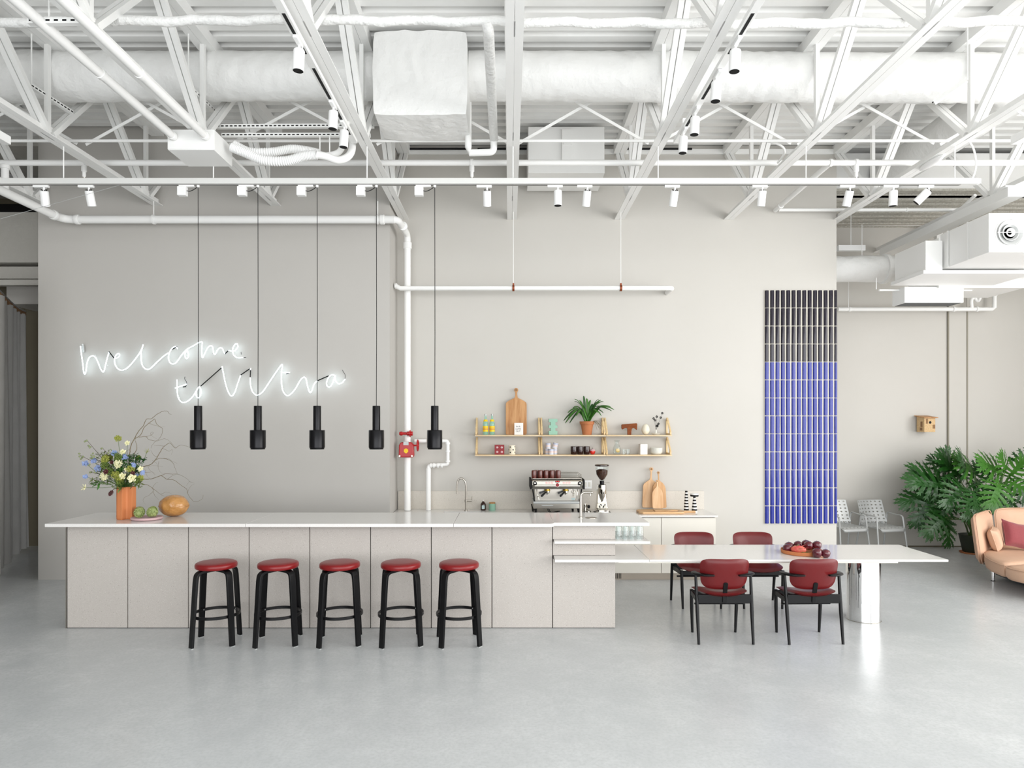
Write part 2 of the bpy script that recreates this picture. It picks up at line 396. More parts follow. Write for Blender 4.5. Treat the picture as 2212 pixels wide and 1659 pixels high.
# ceiling: corrugated deck, one sheet per roof bay
TX = [-9.4, -7.8, -6.2, -4.7, -3.12, -1.5, .04, 1.57, 3.13, 4.7, 6.25, 7.8, 9.35]
ce = bpy.data.objects.new('ceiling', None); COL.objects.link(ce); ce.location = (0, 0, ZD); ce['kind'] = 'structure'; ce['label'] = 'white corrugated steel roof deck above the trusses'
def deck_profile(y0, y1, p=.2):
    pr = []; y = y0
    while y < y1 - 1e-6:
        pr += [(y, 0), (y + p * .5, 0), (y + p * .58, .075), (y + p * .92, .075)]; y += p
    pr.append((y1, 0)); return pr
pr = deck_profile(-5, 9.8)
edges = [-13] + TX[1:-1] + [10.1]
for x0, x1 in zip(edges[:-1], edges[1:]):
    b = MB(); k = len(pr); b.add([(x0, y, z) for y, z in pr] + [(x1, y, z) for y, z in pr], [(i, i + 1, k + i + 1, k + i) for i in range(k - 1)])
    b.build('deck_sheet', 'deck', ce, ang=20)
b = MB(); b.b2((-13, -5, .1), (10.1, 12, .2)); b.build('roof_cover', 'deck', ce)
b = MB(); pr2 = [(y, z - .0) for y, z in deck_profile(9.8, 11.8)]
k = len(pr2); b.add([(4.5, y, -.62 + z) for y, z in pr2] + [(10.1, y, -.62 + z) for y, z in pr2], [(i, i + 1, k + i + 1, k + i) for i in range(k - 1)])
b.build('sprayed_deck', 'deckrough', ce, ang=20, label='rough sprayed underside of the lower deck on the right')
b = MB(); b.b2((XR + .01, 10.0, -.62), (10.1, 10.12, 0)); b.build('header_panel', 'deck', ce)
b = MB(); b.b2((-13, 9.5, -.1), (-6.31, 11.9, .05)); b.build('shaded_deck', 'wrap_shaded', ce, label='dim roof above the passage')  # roof of the unlit passage, dimness put into its colour
# white trim, then black strips painting the shade of the gap atop the back wall
b = MB(); b.b2((XS, YB - .03, 5.93), (XR, YB, 6.0)); b.struct('trim_2', 'white')
b = MB(); b.b2((-1.55, YB - .045, 5.985), (-.6, YB - .03, 6.01)); b.b2((-.45, YB - .045, 5.985), (.7, YB - .03, 6.01)); b.b2((1.62, YB - .045, 5.985), (2.6, YB - .03, 6.01)); b.struct('trim_3', 'matte', 'black strips painted in for the shadow gap at the top of the back wall')

# ================================================================ ROOF TRUSSES
ZC = 5.0
def truss(X, y1, ylast, label):
    y0 = -3.0
    t = thing('roof_truss', label, 'truss', (X, y1, ZC), group='white roof trusses running to the back wall')
    b = MB()
    for s_ in (-1, 1):
        b.b2((s_ * .0015, y0, 0), (s_ * .068, y1, .008)); b.b2((s_ * .0015, y0, .008), (s_ * .011, y1, .085))
    o = [b, 'bottom_chord']
    def loc(bb): bb.v = [(v[0], v[1] - y1, v[2]) for v in bb.v]; return bb
    loc(b).build('bottom_chord', 'white', t)
    b = MB()
    for s_ in (-1, 1):
        b.b2((s_ * .0015, y0, .93), (s_ * .085, y1, .938)); b.b2((s_ * .078, y0, .938), (s_ * .085, y1, 1.05))
    loc(b).build('top_chord', 'white', t)
    y = 8.83
    while y > 1.5:
        for dy in (.94, -.94):
            if y + dy > ylast: 
                if y > ylast - .1: continue
            b = MB()
            for s_ in (-1, 1): b.bar((s_ * .03, y + .03 * (1 if dy > 0 else -1), .03), (s_ * .03, y + dy, .96), .05, .05, up=(1, 0, 0))
            loc(b).build('web_diagonal', 'white', t)
        b = MB(); b.bar((.0, y, .03), (.0, y, .93), .05, .04, up=(1, 0, 0)); loc(b).build('web_post', 'white', t)
        b = MB(); b.b2((-.005, y - .1, .0), (.005, y + .1, .12)); loc(b).build('gusset_plate', 'white', t)
        y -= 1.88
    return t
names = {-7.8: 'white roof truss, furthest left, partly cut off by the photo edge', -6.2: 'white roof truss ending at the left edge of the neon wall',
 -4.7: 'white roof truss ending on the neon wall above its lettering', -3.12: 'white roof truss passing over the white box with two pipes', -1.5: 'white roof truss with three spotlights, ending above the red valve riser',
 .04: 'white roof truss running straight up the middle of the picture', 1.57: 'white roof truss with four spotlights along its right side', 3.13: 'white roof truss ending on the back wall left of the blue tiles',
 4.7: 'white roof truss meeting the right end of the back wall', 6.25: 'white roof truss above the long white channel at upper right', 7.8: 'white roof truss, furthest right above the round diffuser'}
for X in TX[1:-1]:
    y1 = YN if -6.2 <= X < -1.55 else (YB if -1.55 < X < 4.6 else (11.6 if X > 4.6 else 11.6))
    if X == 4.7: y1 = 9.95
    truss(X, y1 - .002, y1, names[X])
# cross bridging between trusses
bn = ['over the passage at far left', 'left of the white twin pipe box', 'just left of the truss over the twin pipe box', 'between the twin pipe box and the left spotlights',
      'behind the square wrapped duct', 'right of the middle truss, over the spotlights', 'right of the truss with four spotlights', 'above the blue tiled strip', 'in front of the duct elbow', 'at the far upper right']
for i, (xa, xb) in enumerate(zip(TX[1:-2], TX[2:-1])):
    yb = 7.5
    t = thing('cross_brace', 'thin white crossed steel braces ' + bn[i], 'brace', ((xa + xb) / 2, yb, 5.15), group='crossed braces between the trusses')
    h = (xb - xa) / 2 - .04
    for s_ in (-1, 1): MB().bar((-s_ * h, s_ * .012, 0), (s_ * h, s_ * .012, .83), .03, .008, up=(0, 1, 0)).build('brace_bar', 'white', t)
b = MB(); b.tube([(-9, 7.46, 5.17), (9.6, 7.46, 5.17)], .016, 6); b.single('tie_rod', 'white', 'thin white horizontal rod crossing all trusses below the big duct', 'rod')

# ================================================================ DUCTS AND PIPES
W_ = 'white'
def crumple(v, amp=.016):
    w1 = noise.noise(v * 1.3) ; q = Vector((v.x * 5.5 + 2.5 * w1, v.y * 2.0 + 2 * w1, v.z * 2.0))
    a = 1 - abs(noise.noise(q)) * 2.2; c = noise.noise(v * 9 + Vector((3 * w1, 0, 0)))
    return amp * (.9 * a * max(.15, noise.noise(v * .9 + Vector((5, 2, 7))) + .55) + .25 * c) - amp * .5
def duct(pts, r, label, name='wrapped_duct', seams=(), m='wrap', n=56):
    P = [Vector(p) for p in pts]; dense = []
    for a, c in zip(P[:-1], P[1:]):
        k = max(1, int((c - a).length / .032))
        for i in range(k): dense.append(a.lerp(c, i / k))
    dense.append(P[-1])
    b = MB(); b.tube(dense, r, n, cap=False)
    vs = []
    for i, v in enumerate(b.v):
        v = Vector(v); c = dense[i // n]; nr = (v - c).normalized()
        vs.append(tuple(v + nr * crumple(v)))
    b.v = vs
    return b.single(name, m, label, 'duct')
elb = [(5.15 + .35 * math.sin(a), 7.22 + .35 - .35 * math.cos(a), 5.73) for a in [PI / 2 * k / 6 for k in range(7)]]
duct([(-12.5, 7.22, 5.75), (-1.37, 7.22, 5.75)], .245, 'big wrinkled white round duct on the left of the square duct box')
duct([(-.42, 7.22, 5.75), (5.0, 7.22, 5.73)] + elb + [(5.5, 9.95, 5.70)], .245, 'big wrinkled white round duct on the right that bends away at its end')
# square plenum
def wobble_box(x0, x1, y0, y1, z0, z1, name, label, m='wrap'):
    b = MB()
    def face(fn, nu, nv): b.grid(fn, nu, nv)
    def q(u, v, w_):
        n1 = .012 * math.sin(7 * u + 3 * v) + .01 * math.sin(13 * v + 5 * w_ + 2)
        ex = 1 - .03 * (abs(u - .5) * 2) ** 8 * (abs(w_ - .5) * 2) ** 8
        p = Vector((x0 + (x1 - x0) * (.5 + (u - .5) * ex) , y0 + (y1 - y0) * (.5 + (v - .5) * ex), z0 + (z1 - z0) * (.5 + (w_ - .5) * ex)))
        cc = Vector(((x0 + x1) / 2, (y0 + y1) / 2, (z0 + z1) / 2))
        return p + (p - cc).normalized() * crumple(p * .8, .022)
    N_ = 44
    for a in (0, 1):
        face(lambda s_, t_: q(s_, a, t_), N_, N_); face(lambda s_, t_: q(s_, t_, a), N_, N_); face(lambda s_, t_: q(a, s_, t_), N_, N_)
    return b
b = wobble_box(-1.365, -.414, 6.80, 7.42, 5.15, 6.0, '', '')
b.single('duct_box', 'wrap', 'large square white wrapped duct box in the middle of the ceiling', 'duct', bev=0)
# wrapped pipe near the top of the photo
def pipe(pts, r, name, label, m=W_, cat='pipe', collars=(), sub=5, n=14, rough=0):
    pts = [Vector(p) for p in pts]
    if not collars: 
        b = MB(); b.tube(pts, r, n); return b.single(name, m, label, cat)
    t = thing(name, label, cat, pts[0])
    b = MB(); b.tube(pts, r, n); b.build('pipe_run', m, t, world=True)
    for (c, d, k) in collars:
        c = Vector(c); d = Vector(d).normalized(); b = MB()
        b.tube([c - d * r * .55, c - d * r * .45, c + d * r * .45, c + d * r * .55], [r * 1.15, r * k, r * k, r * 1.15], n)
        b.build('coupling', m, t, world=True)
    return t
def bend(a, c, d, rad, k=5):   # polyline a->c->d with a rounded corner at c
    a, c, d = Vector(a), Vector(c), Vector(d); u = (a - c).normalized(); v = (d - c).normalized()
    p = c + u * rad; q = c + v * rad
    return [a] + [((1 - t) ** 2) * p + 2 * (1 - t) * t * c + t * t * q for t in [i / k for i in range(k + 1)]] + [d]
pts = []
for i in range(120):
    x = -6 + i * .1; pts.append((x, 5.4 + .006 * math.sin(i * 2.3), 5.25 + .008 * math.sin(i * 1.1) - .012 * math.sin((x - .0) * .9)))
b = MB(); b.tube(pts, [.036 * (1 + .06 * math.sin(i * 3.3)) for i in range(120)], 12)
b.single('wrapped_pipe', 'wrap2', 'lumpy insulated white pipe crossing the very top of the picture', 'pipe')
pipe(bend((-.18, 5.4, 5.25), (-.165, 5.45, 5.2), (-.165, 7.3, 5.12), .03), .045, 'wrapped_pipe', 'thick insulated pipe dropping back beside the square duct box', 'wrap2')
pipe([(-.165, 7.28, 5.12), (-.165, 7.3, 5.05)] + bend((-.165, 7.3, 5.06), (-.165, 7.32, 4.99), (-.42, 7.34, 4.99), .05)[1:] + [(-.44, 7.34, 5.05), (-.44, 7.34, 5.6)], .036, 'looped_pipe', 'white pipe loop hanging below the right side of the square duct box', W_)
# sprinkler main
pipe([(-7.6, 8.03, 5.15), (9.8, 8.03, 5.15)], .034, 'sprinkler_main', 'long straight white sprinkler pipe just above the truss bottoms', collars=[((x, 8.03, 5.15), (1, 0, 0), 1.35) for x in (-5.0, -.44, 3.78, 4.08)])
pipe([(-5.93, 8.03, 5.12), (-5.93, 8.03, 4.83)], .04, 'drop_pipe', 'short upright white pipe at the top left edge', collars=[((-5.93, 8.03, 5.1), (0, 0, 1), 1.3)])
for x, lab in ((-5.0, 'sprinkler head above the second spotlight from the left'), (-.44, 'sprinkler head just left of the middle truss'), (4.08, 'sprinkler head above the third spotlight from the right')):
    t = thing('fire_sprinkler', lab, 'sprinkler', (x, 8.03, 4.93), group='sprinkler heads under the main')
    b = MB(); b.lathe([(.026, .19), (.03, .17), (.03, .12), (.02, .11), (.02, .06), (.014, .05)], 12); b.build('fitting', W_, t)
    b = MB(); b.lathe([(.012, .05), (.006, .03), (.022, .008), (.022, 0)], 12); b.build('deflector', 'steel', t)
pipe([(3.78, 8.03, 5.15), (3.78, 9.7, 5.12)], .032, 'branch_pipe', 'slanting white branch pipe running to the wall left of the blue tiles', collars=[((3.78, 9.5, 5.12), (0, 1, 0), 1.25)])
pipe(bend((3.8, 9.62, 5.1), (6.35, 9.62, 5.1), (6.35, 9.3, 5.2), .08), .022, 'branch_pipe', 'thin white pipe running right from the wall above the blue tiles', collars=[((5.6, 9.62, 5.1), (1, 0, 0), 1.4)])
# pipe along the neon wall, elbow and riser
zp = 4.756
pl = bend((-5.83, 3.2, zp), (-5.83, 8.93, zp), (-1.50, 8.93, zp), .16, 6)
pipe(pl, .052, 'fire_main', 'thick white pipe coming from the upper left and along the neon wall', collars=[((-5.83, 8.74, zp), (0, 1, 0), 1.22), ((-5.65, 8.93, zp), (1, 0, 0), 1.22), ((-5.83, 7.3, zp), (0, 1, 0), 1.2), ((-1.66, 8.93, zp), (1, 0, 0), 1.25)])
pr_ = bend((-1.62, 8.93, zp), (-1.46, 8.93, zp), (-1.425, 9.56, zp - .02), .08, 5)[:-1] + bend((-1.44, 9.3, zp - .02), (-1.425, 9.56, zp - .02), (-1.425, 9.56, .875), .10, 6)[1:]
pipe(pr_, .046, 'riser_pipe', 'tall upright white riser pipe in the corner that carries the red valve', collars=[((-1.425, 9.56, 4.56), (0, 0, 1), 1.3), ((-1.43, 9.2, zp - .01), (0, 1, 0), 1.3), ((-1.425, 9.56, 4.60), (0, 0, 1), 1.3)])
for x, lab in ((-4.65, 'ring clamp hanger on the thick pipe above the word on the left'), (-1.72, 'ring clamp hanger on the thick pipe near its right elbow')):
    t = thing('pipe_hanger', lab, 'pipe clamp', (x, 8.93, zp - .06), group='ring hangers on the thick pipe')
    b = MB(); b.ring(circ(.062, 16), circ(.054, 16), -.012, .012, lambda u, v, w_: (w_, u, v + .06)); b.build('ring', W_, t)
    b = MB(); b.tube([(0, 0, .12), (0, 0, .30)], .006, 6); b.build('rod', W_, t)
# curtain track like pipe in front of the wall
pp = [(-1.57, 9.42, 3.99), (-1.52, 9.40, 3.96)] + bend((-1.5, 9.4, 3.95), (2.25, 9.4, 3.955), (2.25, 9.74, 3.955), .06, 5)
t = pipe(pp, .032, 'rail_pipe', 'horizontal white pipe hung across the back wall above the shelves', collars=[((-1.56, 9.42, 3.985), (1, 0, .2), 1.3)])
for px, lab in ((1109, 'copper clamp with thin rod, left one on the hung pipe'), (1341, 'copper clamp with thin rod, right one on the hung pipe')):
    x = (px - 1100) / F * 9.4
    t = thing('copper_clamp', lab, 'clamp', (x, 9.4, 3.915), group='copper clamps on the hung pipe')
    b = MB(); b.ring(circ(.044, 14), circ(.033, 14), -.014, .014, lambda u, v, w_: (w_, u, v + .038)); b.box((0, 0, .09), (.022, .03, .03)); b.build('band', 'copper', t)
    b = MB(); b.tube([(0, 0, .1), (0, 0, 1.10)], .0045, 6); b.build('rod', W_, t)
# second small riser with fittings
v1 = bend((-1.33, 9.6, 1.845), (-.865, 9.6, 1.845), (-.865, 9.6, 1.52), .035) [:-1] + bend((-.865, 9.6, 1.7), (-.865, 9.6, 1.515), (-1.13, 9.6, 1.50), .035)[1:-1] + bend((-.95, 9.6, 1.50), (-1.137, 9.6, 1.50), (-1.137, 9.6, .875), .035)[1:]
pipe(v1, .026, 'drain_pipe', 'thin white pipe looping from the red valve down to the back counter', collars=[((-.865, 9.6, 1.81), (0, 0, 1), 1.35), ((-.865, 9.6, 1.70), (0, 0, 1), 1.3), ((-.865, 9.6, 1.56), (0, 0, 1), 1.35), ((-.95, 9.6, 1.50), (1, 0, 0), 1.35), ((-1.0, 9.6, 1.50), (1, 0, 0), 1.4), ((-1.06, 9.6, 1.50), (1, 0, 0), 1.4), ((-1.1, 9.6, 1.50), (1, 0, 0), 1.3), ((-1.137, 9.6, 1.45), (0, 0, 1), 1.35)])
b = MB(); b.tube([(-1.137, 9.6, .872), (-1.137, 9.6, 1.45)], .036, 14); b.single('drain_sleeve', W_, 'slightly thicker white sleeve around the thin pipe above the counter', 'pipe')
# red valve on the riser
t = thing('alarm_valve', 'red enamelled valve with yellow badge and handwheel on the white riser', 'valve', (-1.425, 9.48, 1.62))
b = MB(); b.prism([(-.095, 0), (.095, 0), (.105, .03), (.10, .17), (.075, .21), (-.075, .21), (-.10, .17), (-.105, .03)], -.05, .06, lambda u, v, w_: (u, w_, v)); b.build('body', 'redpaint', t, bev=.012)
b = MB(); b.box((0, -.052, .195), (.07, .02, .05)); b.build('name_plate', 'alu', t)
b = MB(); b.prism([(0, -.037), (.03, -.01), (.028, .022), (0, .037), (-.028, .022), (-.03, -.01)], -.062, -.050, lambda u, v, w_: (u, w_, v + .09)); b.build('badge', 'yellow', t)
for x in (-.085, .085): 
    b = MB(); b.lathe([(.013, 0), (.013, .02)], 8, (x, -.058, .02), Matrix.Rotation(R(90), 3, 'X')); b.build('bolt', 'steel', t)
b = MB(); b.tube([(.09, 0, .165), (.16, 0, .165)], .012, 8); b.build('valve_stem', 'redpaint', t)
b = MB(); b.tube([Vector((.155, .068 * math.cos(a), .165 + .075 * math.sin(a))) for a in [2 * PI * k / 20 for k in range(20)]], .010, 6, closed=True)
for a in (0, 2.1, 4.2): b.tube([(.155, 0, .165), (.155, .068 * math.cos(a), .165 + .075 * math.sin(a))], .007, 6)
b.build('handwheel', 'redpaint', t)
b = MB(); b.lathe([(.02, -.1), (.028, -.085), (.028, -.06), (.018, -.05), (.018, 0), (.028, .01), (.028, .04), (.05, .045), (.05, .055), (.03, .06), (.03, .085)], 12, (0, 0, .33), Matrix.Rotation(R(90), 3, 'Y')); b.build('side_outlet', 'redpaint', t)
b = MB(); b.lathe([(.032, 0), (.036, .012), (.036, .028), (.032, .04)], 8, (.27, .12, .225), Matrix.Rotation(R(90), 3, 'Y')); b.build('brass_nut', 'brass', t)
# small device on the twin pipe box side (white box with pipes and flexible conduits)
t = thing('ceiling_box', 'white rectangular metal box hung below a truss with two pipes entering it', 'junction box', (-3.155, 6.98, 4.795))
b = MB(); b.b2((-.23, -.22, 0), (.235, .22, .195)); b.build('housing', 'sheet', t, bev=.004)
b = MB(); b.b2((-.225, -.215, -.006), (.23, .215, 0)); b.build('base_plate', 'sheet', t)
for x, lab in ((-3.32, 'left of the twin white pipes running into the ceiling box'), (-3.0, 'right of the twin white pipes running into the ceiling box')):
    pipe([(x, 2.6, 4.915), (x, 6.758, 4.915)], .038, 'conduit_pipe', lab, collars=[((x, 5.55, 4.915), (0, 1, 0), 1.15), ((x, 6.72, 4.915), (0, 1, 0), 1.2)])
def flex(pts, r, label):
    P = smooth(pts, 10); dense = []
    for a, c in zip(P[:-1], P[1:]): dense += [a, a.lerp(c, .5)]
    b = MB(); b.tube(dense, [r * (1.12 if i % 2 else .92) for i in range(len(dense))], 10)
    return b.single('flexible_conduit', 'plastic', label, 'conduit')
flex([W(500, 318, 7.0), W(530, 330, 7.0), W(570, 346, 7.0), W(620, 347, 7.0), W(655, 337, 7.0), W(685, 334, 7.0)], .045, 'front ribbed flexible conduit leaving the white ceiling box')
flex([W(505, 312, 7.15), W(540, 328, 7.15), W(590, 328, 7.15), W(630, 322, 7.15), W(665, 326, 7.15), W(690, 332, 7.15)], .042, 'rear ribbed flexible conduit leaving the white ceiling box')
pipe(smooth([W(684, 334, 7.0), W(705, 338, 7.02), W(730, 346, 7.05), W(752, 338, 7.1), W(761, 320, 7.2), W(760, 296, 7.3)], 5), .038, 'bent_pipe', 'curved white pipe continuing the front flexible conduit upward')
pipe(smooth([W(689, 332, 7.15), W(705, 336, 7.2), W(730, 330, 7.25), W(740, 315, 7.3), W(742, 296, 7.35)], 5), .032, 'bent_pipe', 'thinner curved white pipe behind the front bent pipe')
# slotted channels
def slotted(p0, p1, label, n):
    p0, p1 = Vector(p0), Vector(p1)
    t = thing('slotted_channel', label, 'channel', p0, group='perforated steel channels under the ceiling'); d = p1 - p0
    b = MB(); b.bar((0, 0, 0), d, .04, .04); b.build('channel', W_, t)
    b = MB(); dn = d.normalized(); x, y, _ = frame(dn)
    side = Vector((0, -1, 0)) if abs(dn.x) > .7 else (Vector((-1, 0, 0)) if p0.x > 0 else Vector((1, 0, 0)))
    for i in range(n):
        c = d * ((i + .5) / n) + side * .021; b.bar(c - dn * .014, c + dn * .014, .003 if abs(dn.x) > .7 else .003, .012)
    b.build('slots', 'matte', t)
slotted(W(62, 47, 4.85), W(188, 47, 4.85), 'perforated channel carrying the two pipes at the top left', 7)
slotted(W(468, 274, 7.3), W(808, 272, 7.3), 'upper long perforated channel right of the white ceiling box', 36)
slotted(W(480, 293, 7.3), W(800, 292, 7.3), 'lower long perforated channel right of the white ceiling box', 34)
slotted(W(62, 183, 6.75), W(155, 243, 7.3), 'slanting perforated channel under the big duct at far left', 12)
slotted(W(2018, 222, 6.88), W(2088, 173, 6.7), 'slanting perforated channel under the duct bend on the right', 12)
slotted(W(415, 195, 6.75), W(462, 240, 7.6), 'short slanting perforated channel under the big duct near the twin pipes', 8)
for (px, y0_, y1_, Y, lab) in ((68, 60, 183, 6.75, 'thin drop rod holding the far left slanting channel'), (106, 0, 40, 4.85, 'thin drop rod above the top left perforated channel'), (2090, 60, 172, 6.7, 'thin drop rod holding the right slanting channel'), (407, 60, 200, 6.75, 'thin drop rod between the duct and the twin pipes'), (691, 292, 330, 7.2, 'short rod holding the flexible conduits, left one'), (712, 292, 334, 7.2, 'short rod holding the flexible conduits, right one')):
    b = MB(); b.tube([W(px, y0_, Y), W(px, y1_, Y)], .007, 6); b.single('drop_rod', W_, lab, 'rod', 'thin threaded drop rods')
# upper small duct behind, white grille box in the middle distance
t = thing('vent_cabinet', 'boxy white ventilation cabinet high on the back wall right of the middle truss', 'ventilation box', (W(1220, 300, 9.2).x, 9.3, 5.38))
b = MB(); b.b2((-.50, -.35, .1), (.50, .40, .6)); b.build('cabinet_body', 'sheet', t, bev=.006)
b = MB(); b.b2((-.5, -.38, -.02), (.5, .30, .085)); b.build('lower_tray', 'sheet', t, bev=.004)
b = MB(); b.b2((-.06, -.385, .15), (.09, -.352, .55)); b.build('access_door', 'white', t)
b = MB(); b.b2((-.04, -.40, .35), (.07, -.386, .37)); b.build('latch', W_, t)

# ================================================================ LIGHTING BEAM, SPOTS, PENDANTS
YL = 7.2; ZL = 4.60
t = thing('lighting_beam', 'long horizontal white lighting beam carrying the pendants and spotlights', 'lighting track', (0, YL, ZL))
b = MB(); b.b2((-6.2, -.03, 0), (4.93, .03, .06)); b.build('beam_profile', 'beam', t, bev=.002)
b = MB(); b.b2((-6.2, -.018, -.008), (4.75, .018, 0)); b.build('track_slot', mat('track_slot_grey', '#8c8b88', .5), t)
b = MB(); b.b2((4.93, -.026, .005), (4.96, .026, .055)); b.build('end_cap', 'plastic', t)
for i, X in enumerate((-4.7, -3.12, -1.5, .04, 1.57, 3.13, 4.7)):
    b = MB(); b.tube([(X, 0, .06), (X, 0, .41)], .006, 6); b.build('suspension_rod', W_, t)
def make_spot(name, label, loc, tilt=0, side=0, g='white cylinder spotlights on the long beam', yaw=0):
    t = thing(name, label, 'spotlight', loc, yaw, group=g)
    b = MB(); b.box((-.03, 0, -.012), (.16, .032, .024)); b.build('track_adapter', 'plastic', t, bev=.002)
    b = MB(); b.tube([(0, 0, -.02), (0, 0, -.06)], .010, 8); b.build('swivel', 'plastic', t)
    Rm = Matrix.Rotation(R(tilt), 3, 'X') @ Matrix.Rotation(R(side), 3, 'Y'); c = Vector((0, 0, -.055))
    b = MB(); b.lathe([(.03, 0), (.039, -.003), (.042, -.012), (.042, -.158), (.038, -.16)], 24, c, Rm); b.build('lamp_can', 'plastic', t)
    b = MB(); b.lathe([(.0381, -.1605), (.037, -.161), (.02, -.1602), (.0001, -.160)], 24, c, Rm); b.build('lens', 'dark', t)
    if tilt > 15:
        b = MB()
        for k in range(8):
            a = 2 * PI * k / 8; p = c + Rm @ Vector((.026 * math.cos(a), .026 * math.sin(a), .004)); b.box(p, (.006, .006, .012), Rm)
        b.build('cooling_fins', 'matte', t)
    return t
sp = [(95, 22, 8, 'leftmost white spotlight on the long beam'), (192, 20, 0, 'second white spotlight from the left on the long beam'), (1052, 26, 0, 'white spotlight on the beam just left of the middle truss'),
      (1205, 0, 0, 'white spotlight showing its dark lens right of the middle truss'), (1269, 26, 3, 'white spotlight over the pot plant with fins on top'), (1458, 26, 3, 'white spotlight on the beam right of the four spotlight truss'),
      (1647, 17, 0, 'white spotlight on the beam left of the blue tiles'), (1836, 22, 4, 'white spotlight above the right end of the back wall'), (1930, 4, 0, 'second white spotlight from the right with dark lens showing'), (2006, 28, 38, 'rightmost white spotlight, tilted strongly to the left')]
for px, ti, si, lab in sp: make_spot('spotlight', lab, ((px - 1100) / F * YL, YL, ZL - .008), ti, si)
for X, ya, lab in ((-1.575, 3.2, 'white track with dark slots along the left spotlight truss'), (1.70, 3.2, 'white track with dark slots along the right spotlight truss')):
    t = thing('light_track', lab, 'lighting track', (X, ya, 4.93), group='tracks fixed beside the trusses')
    b = MB(); b.b2((-.03, 0, 0), (.03, 3.75, .035)); b.build('rail', 'sheet', t, bev=.002)
    b = MB()
    for k in range(5): b.b2((-.012, .1 + k * .73, -.002), (.012, .62 + k * .73, .001))
    b.build('slots', 'matte', t)
    b = MB(); b.b2((-.02, .5, .035), (.02, .55, .1)); b.b2((-.02, 3.4, .035), (.02, 3.45, .1)); b.build('bracket', 'white', t)
for X, Y, lab in ((-1.575, 5.12, 'nearest spotlight on the left truss track, at the top'), (-1.575, 6.12, 'middle spotlight on the left truss track'), (-1.575, 6.52, 'furthest spotlight on the left truss track, lowest in view'),
                  (1.70, 5.13, 'nearest spotlight on the right truss track, at the top'), (1.70, 5.6, 'second nearest spotlight on the right truss track'), (1.70, 6.24, 'third spotlight on the right truss track'), (1.70, 6.66, 'furthest spotlight on the right truss track, lowest in view')):
    make_spot('spotlight', lab, (X, Y, 4.93), 3, 0, 'white cylinder spotlights beside the trusses', yaw=R(90))
# pendants
pn = ['first black pendant lamp from the left, over the lettering', 'second black pendant lamp from the left', 'third black pendant lamp, in the middle of the row', 'fourth black pendant lamp, by the wall corner', 'fifth black pendant lamp, rightmost, beside the thin pipes']
P0 = None
for px, lab in zip((428, 557, 685, 813, 939), pn):
    loc = ((px - 1100) / F * YL, YL, 1.82)
    if P0 is None:
        P0 = t = thing('pendant_lamp', lab, 'pendant lamp', loc, group='black pendants over the island')
        b = MB(); b.lathe([(.074, .002), (.0805, .006), (.0805, .186), (.078, .19), (.04, .192)], 40); b.build('shade', 'blackmetal', t)
        b = MB(); b.lathe([(.041, .19), (.041, .44), (.039, .446), (.008, .448)], 32); b.build('neck', 'blackmetal', t)
        b = MB(); b.lathe([(.073, -.012), (.075, .0), (.06, .01), (.0001, .012)], 32); b.build('lower_rim', 'blackmetal', t)
        b = MB(); b.tube([(0, 0, .446), (0.003, 0, 1.2), (0, 0, 2.76)], .0035, 6); b.build('cord', 'matte', t)
        b = MB(); b.lathe([(.012, 2.75), (.016, 2.765), (.016, 2.775)], 10); b.build('cord_grip', 'plastic', t)
        b = MB(); b.b2((-.20, -.018, 2.755), (-.04, .018, 2.775)); b.b2((-.21, -.03, 2.66), (-.12, .03, 2.755)); b.build('track_adapter', 'plastic', t, bev=.004)
        b = MB(); b.tube(smooth([(-.12, 0, 2.715), (-.09, 0, 2.71), (-.05, 0, 2.725), (-.01, 0, 2.752)], 5), .004, 6); b.build('feed_cable', 'matte', t)
    else: dup(P0, loc, None, lab)
# little odd fittings
b = MB(); b.tube([W(0, 473, 7.0), W(265, 398, 7.2)], .002, 4); b.single('guy_wire', 'alu', 'thin taut wire slanting up from the left edge to the beam', 'wire')
b = MB(); b.ball(W(2012, 352, 7.6), .05, .22, .035, 16, 10); b.single('emergency_light', 'plastic', 'smooth oval white fitting under the second truss from the right', 'light fitting')
for X, lab in ((-4.87, 'white linear fitting under the truss at the upper left edge'), (4.9, 'grey white linear fitting under the truss at the upper right edge')):
    b = MB(); b.b2((X - .04, 4.9, 4.78), (X + .04, 6.62, 4.86)); b.single('linear_light', 'sheet', lab, 'light fitting', bev=.004)
pipe(smooth([W(1600, 302, 7.6), W(1640, 303, 7.6), W(1682, 312, 7.6), W(1695, 328, 7.65), W(1680, 352, 7.8)], 6), .012, 'bent_conduit', 'thin bent conduit curling down beside the truss left of the tiles')
pipe(smooth([W(2090, 300, 7.3), W(2104, 325, 7.3), W(2108, 360, 7.28), W(2100, 386, 7.25), W(2092, 392, 7.22)], 6), .010, 'bent_conduit', 'thin curved conduit dropping to the right end of the beam')

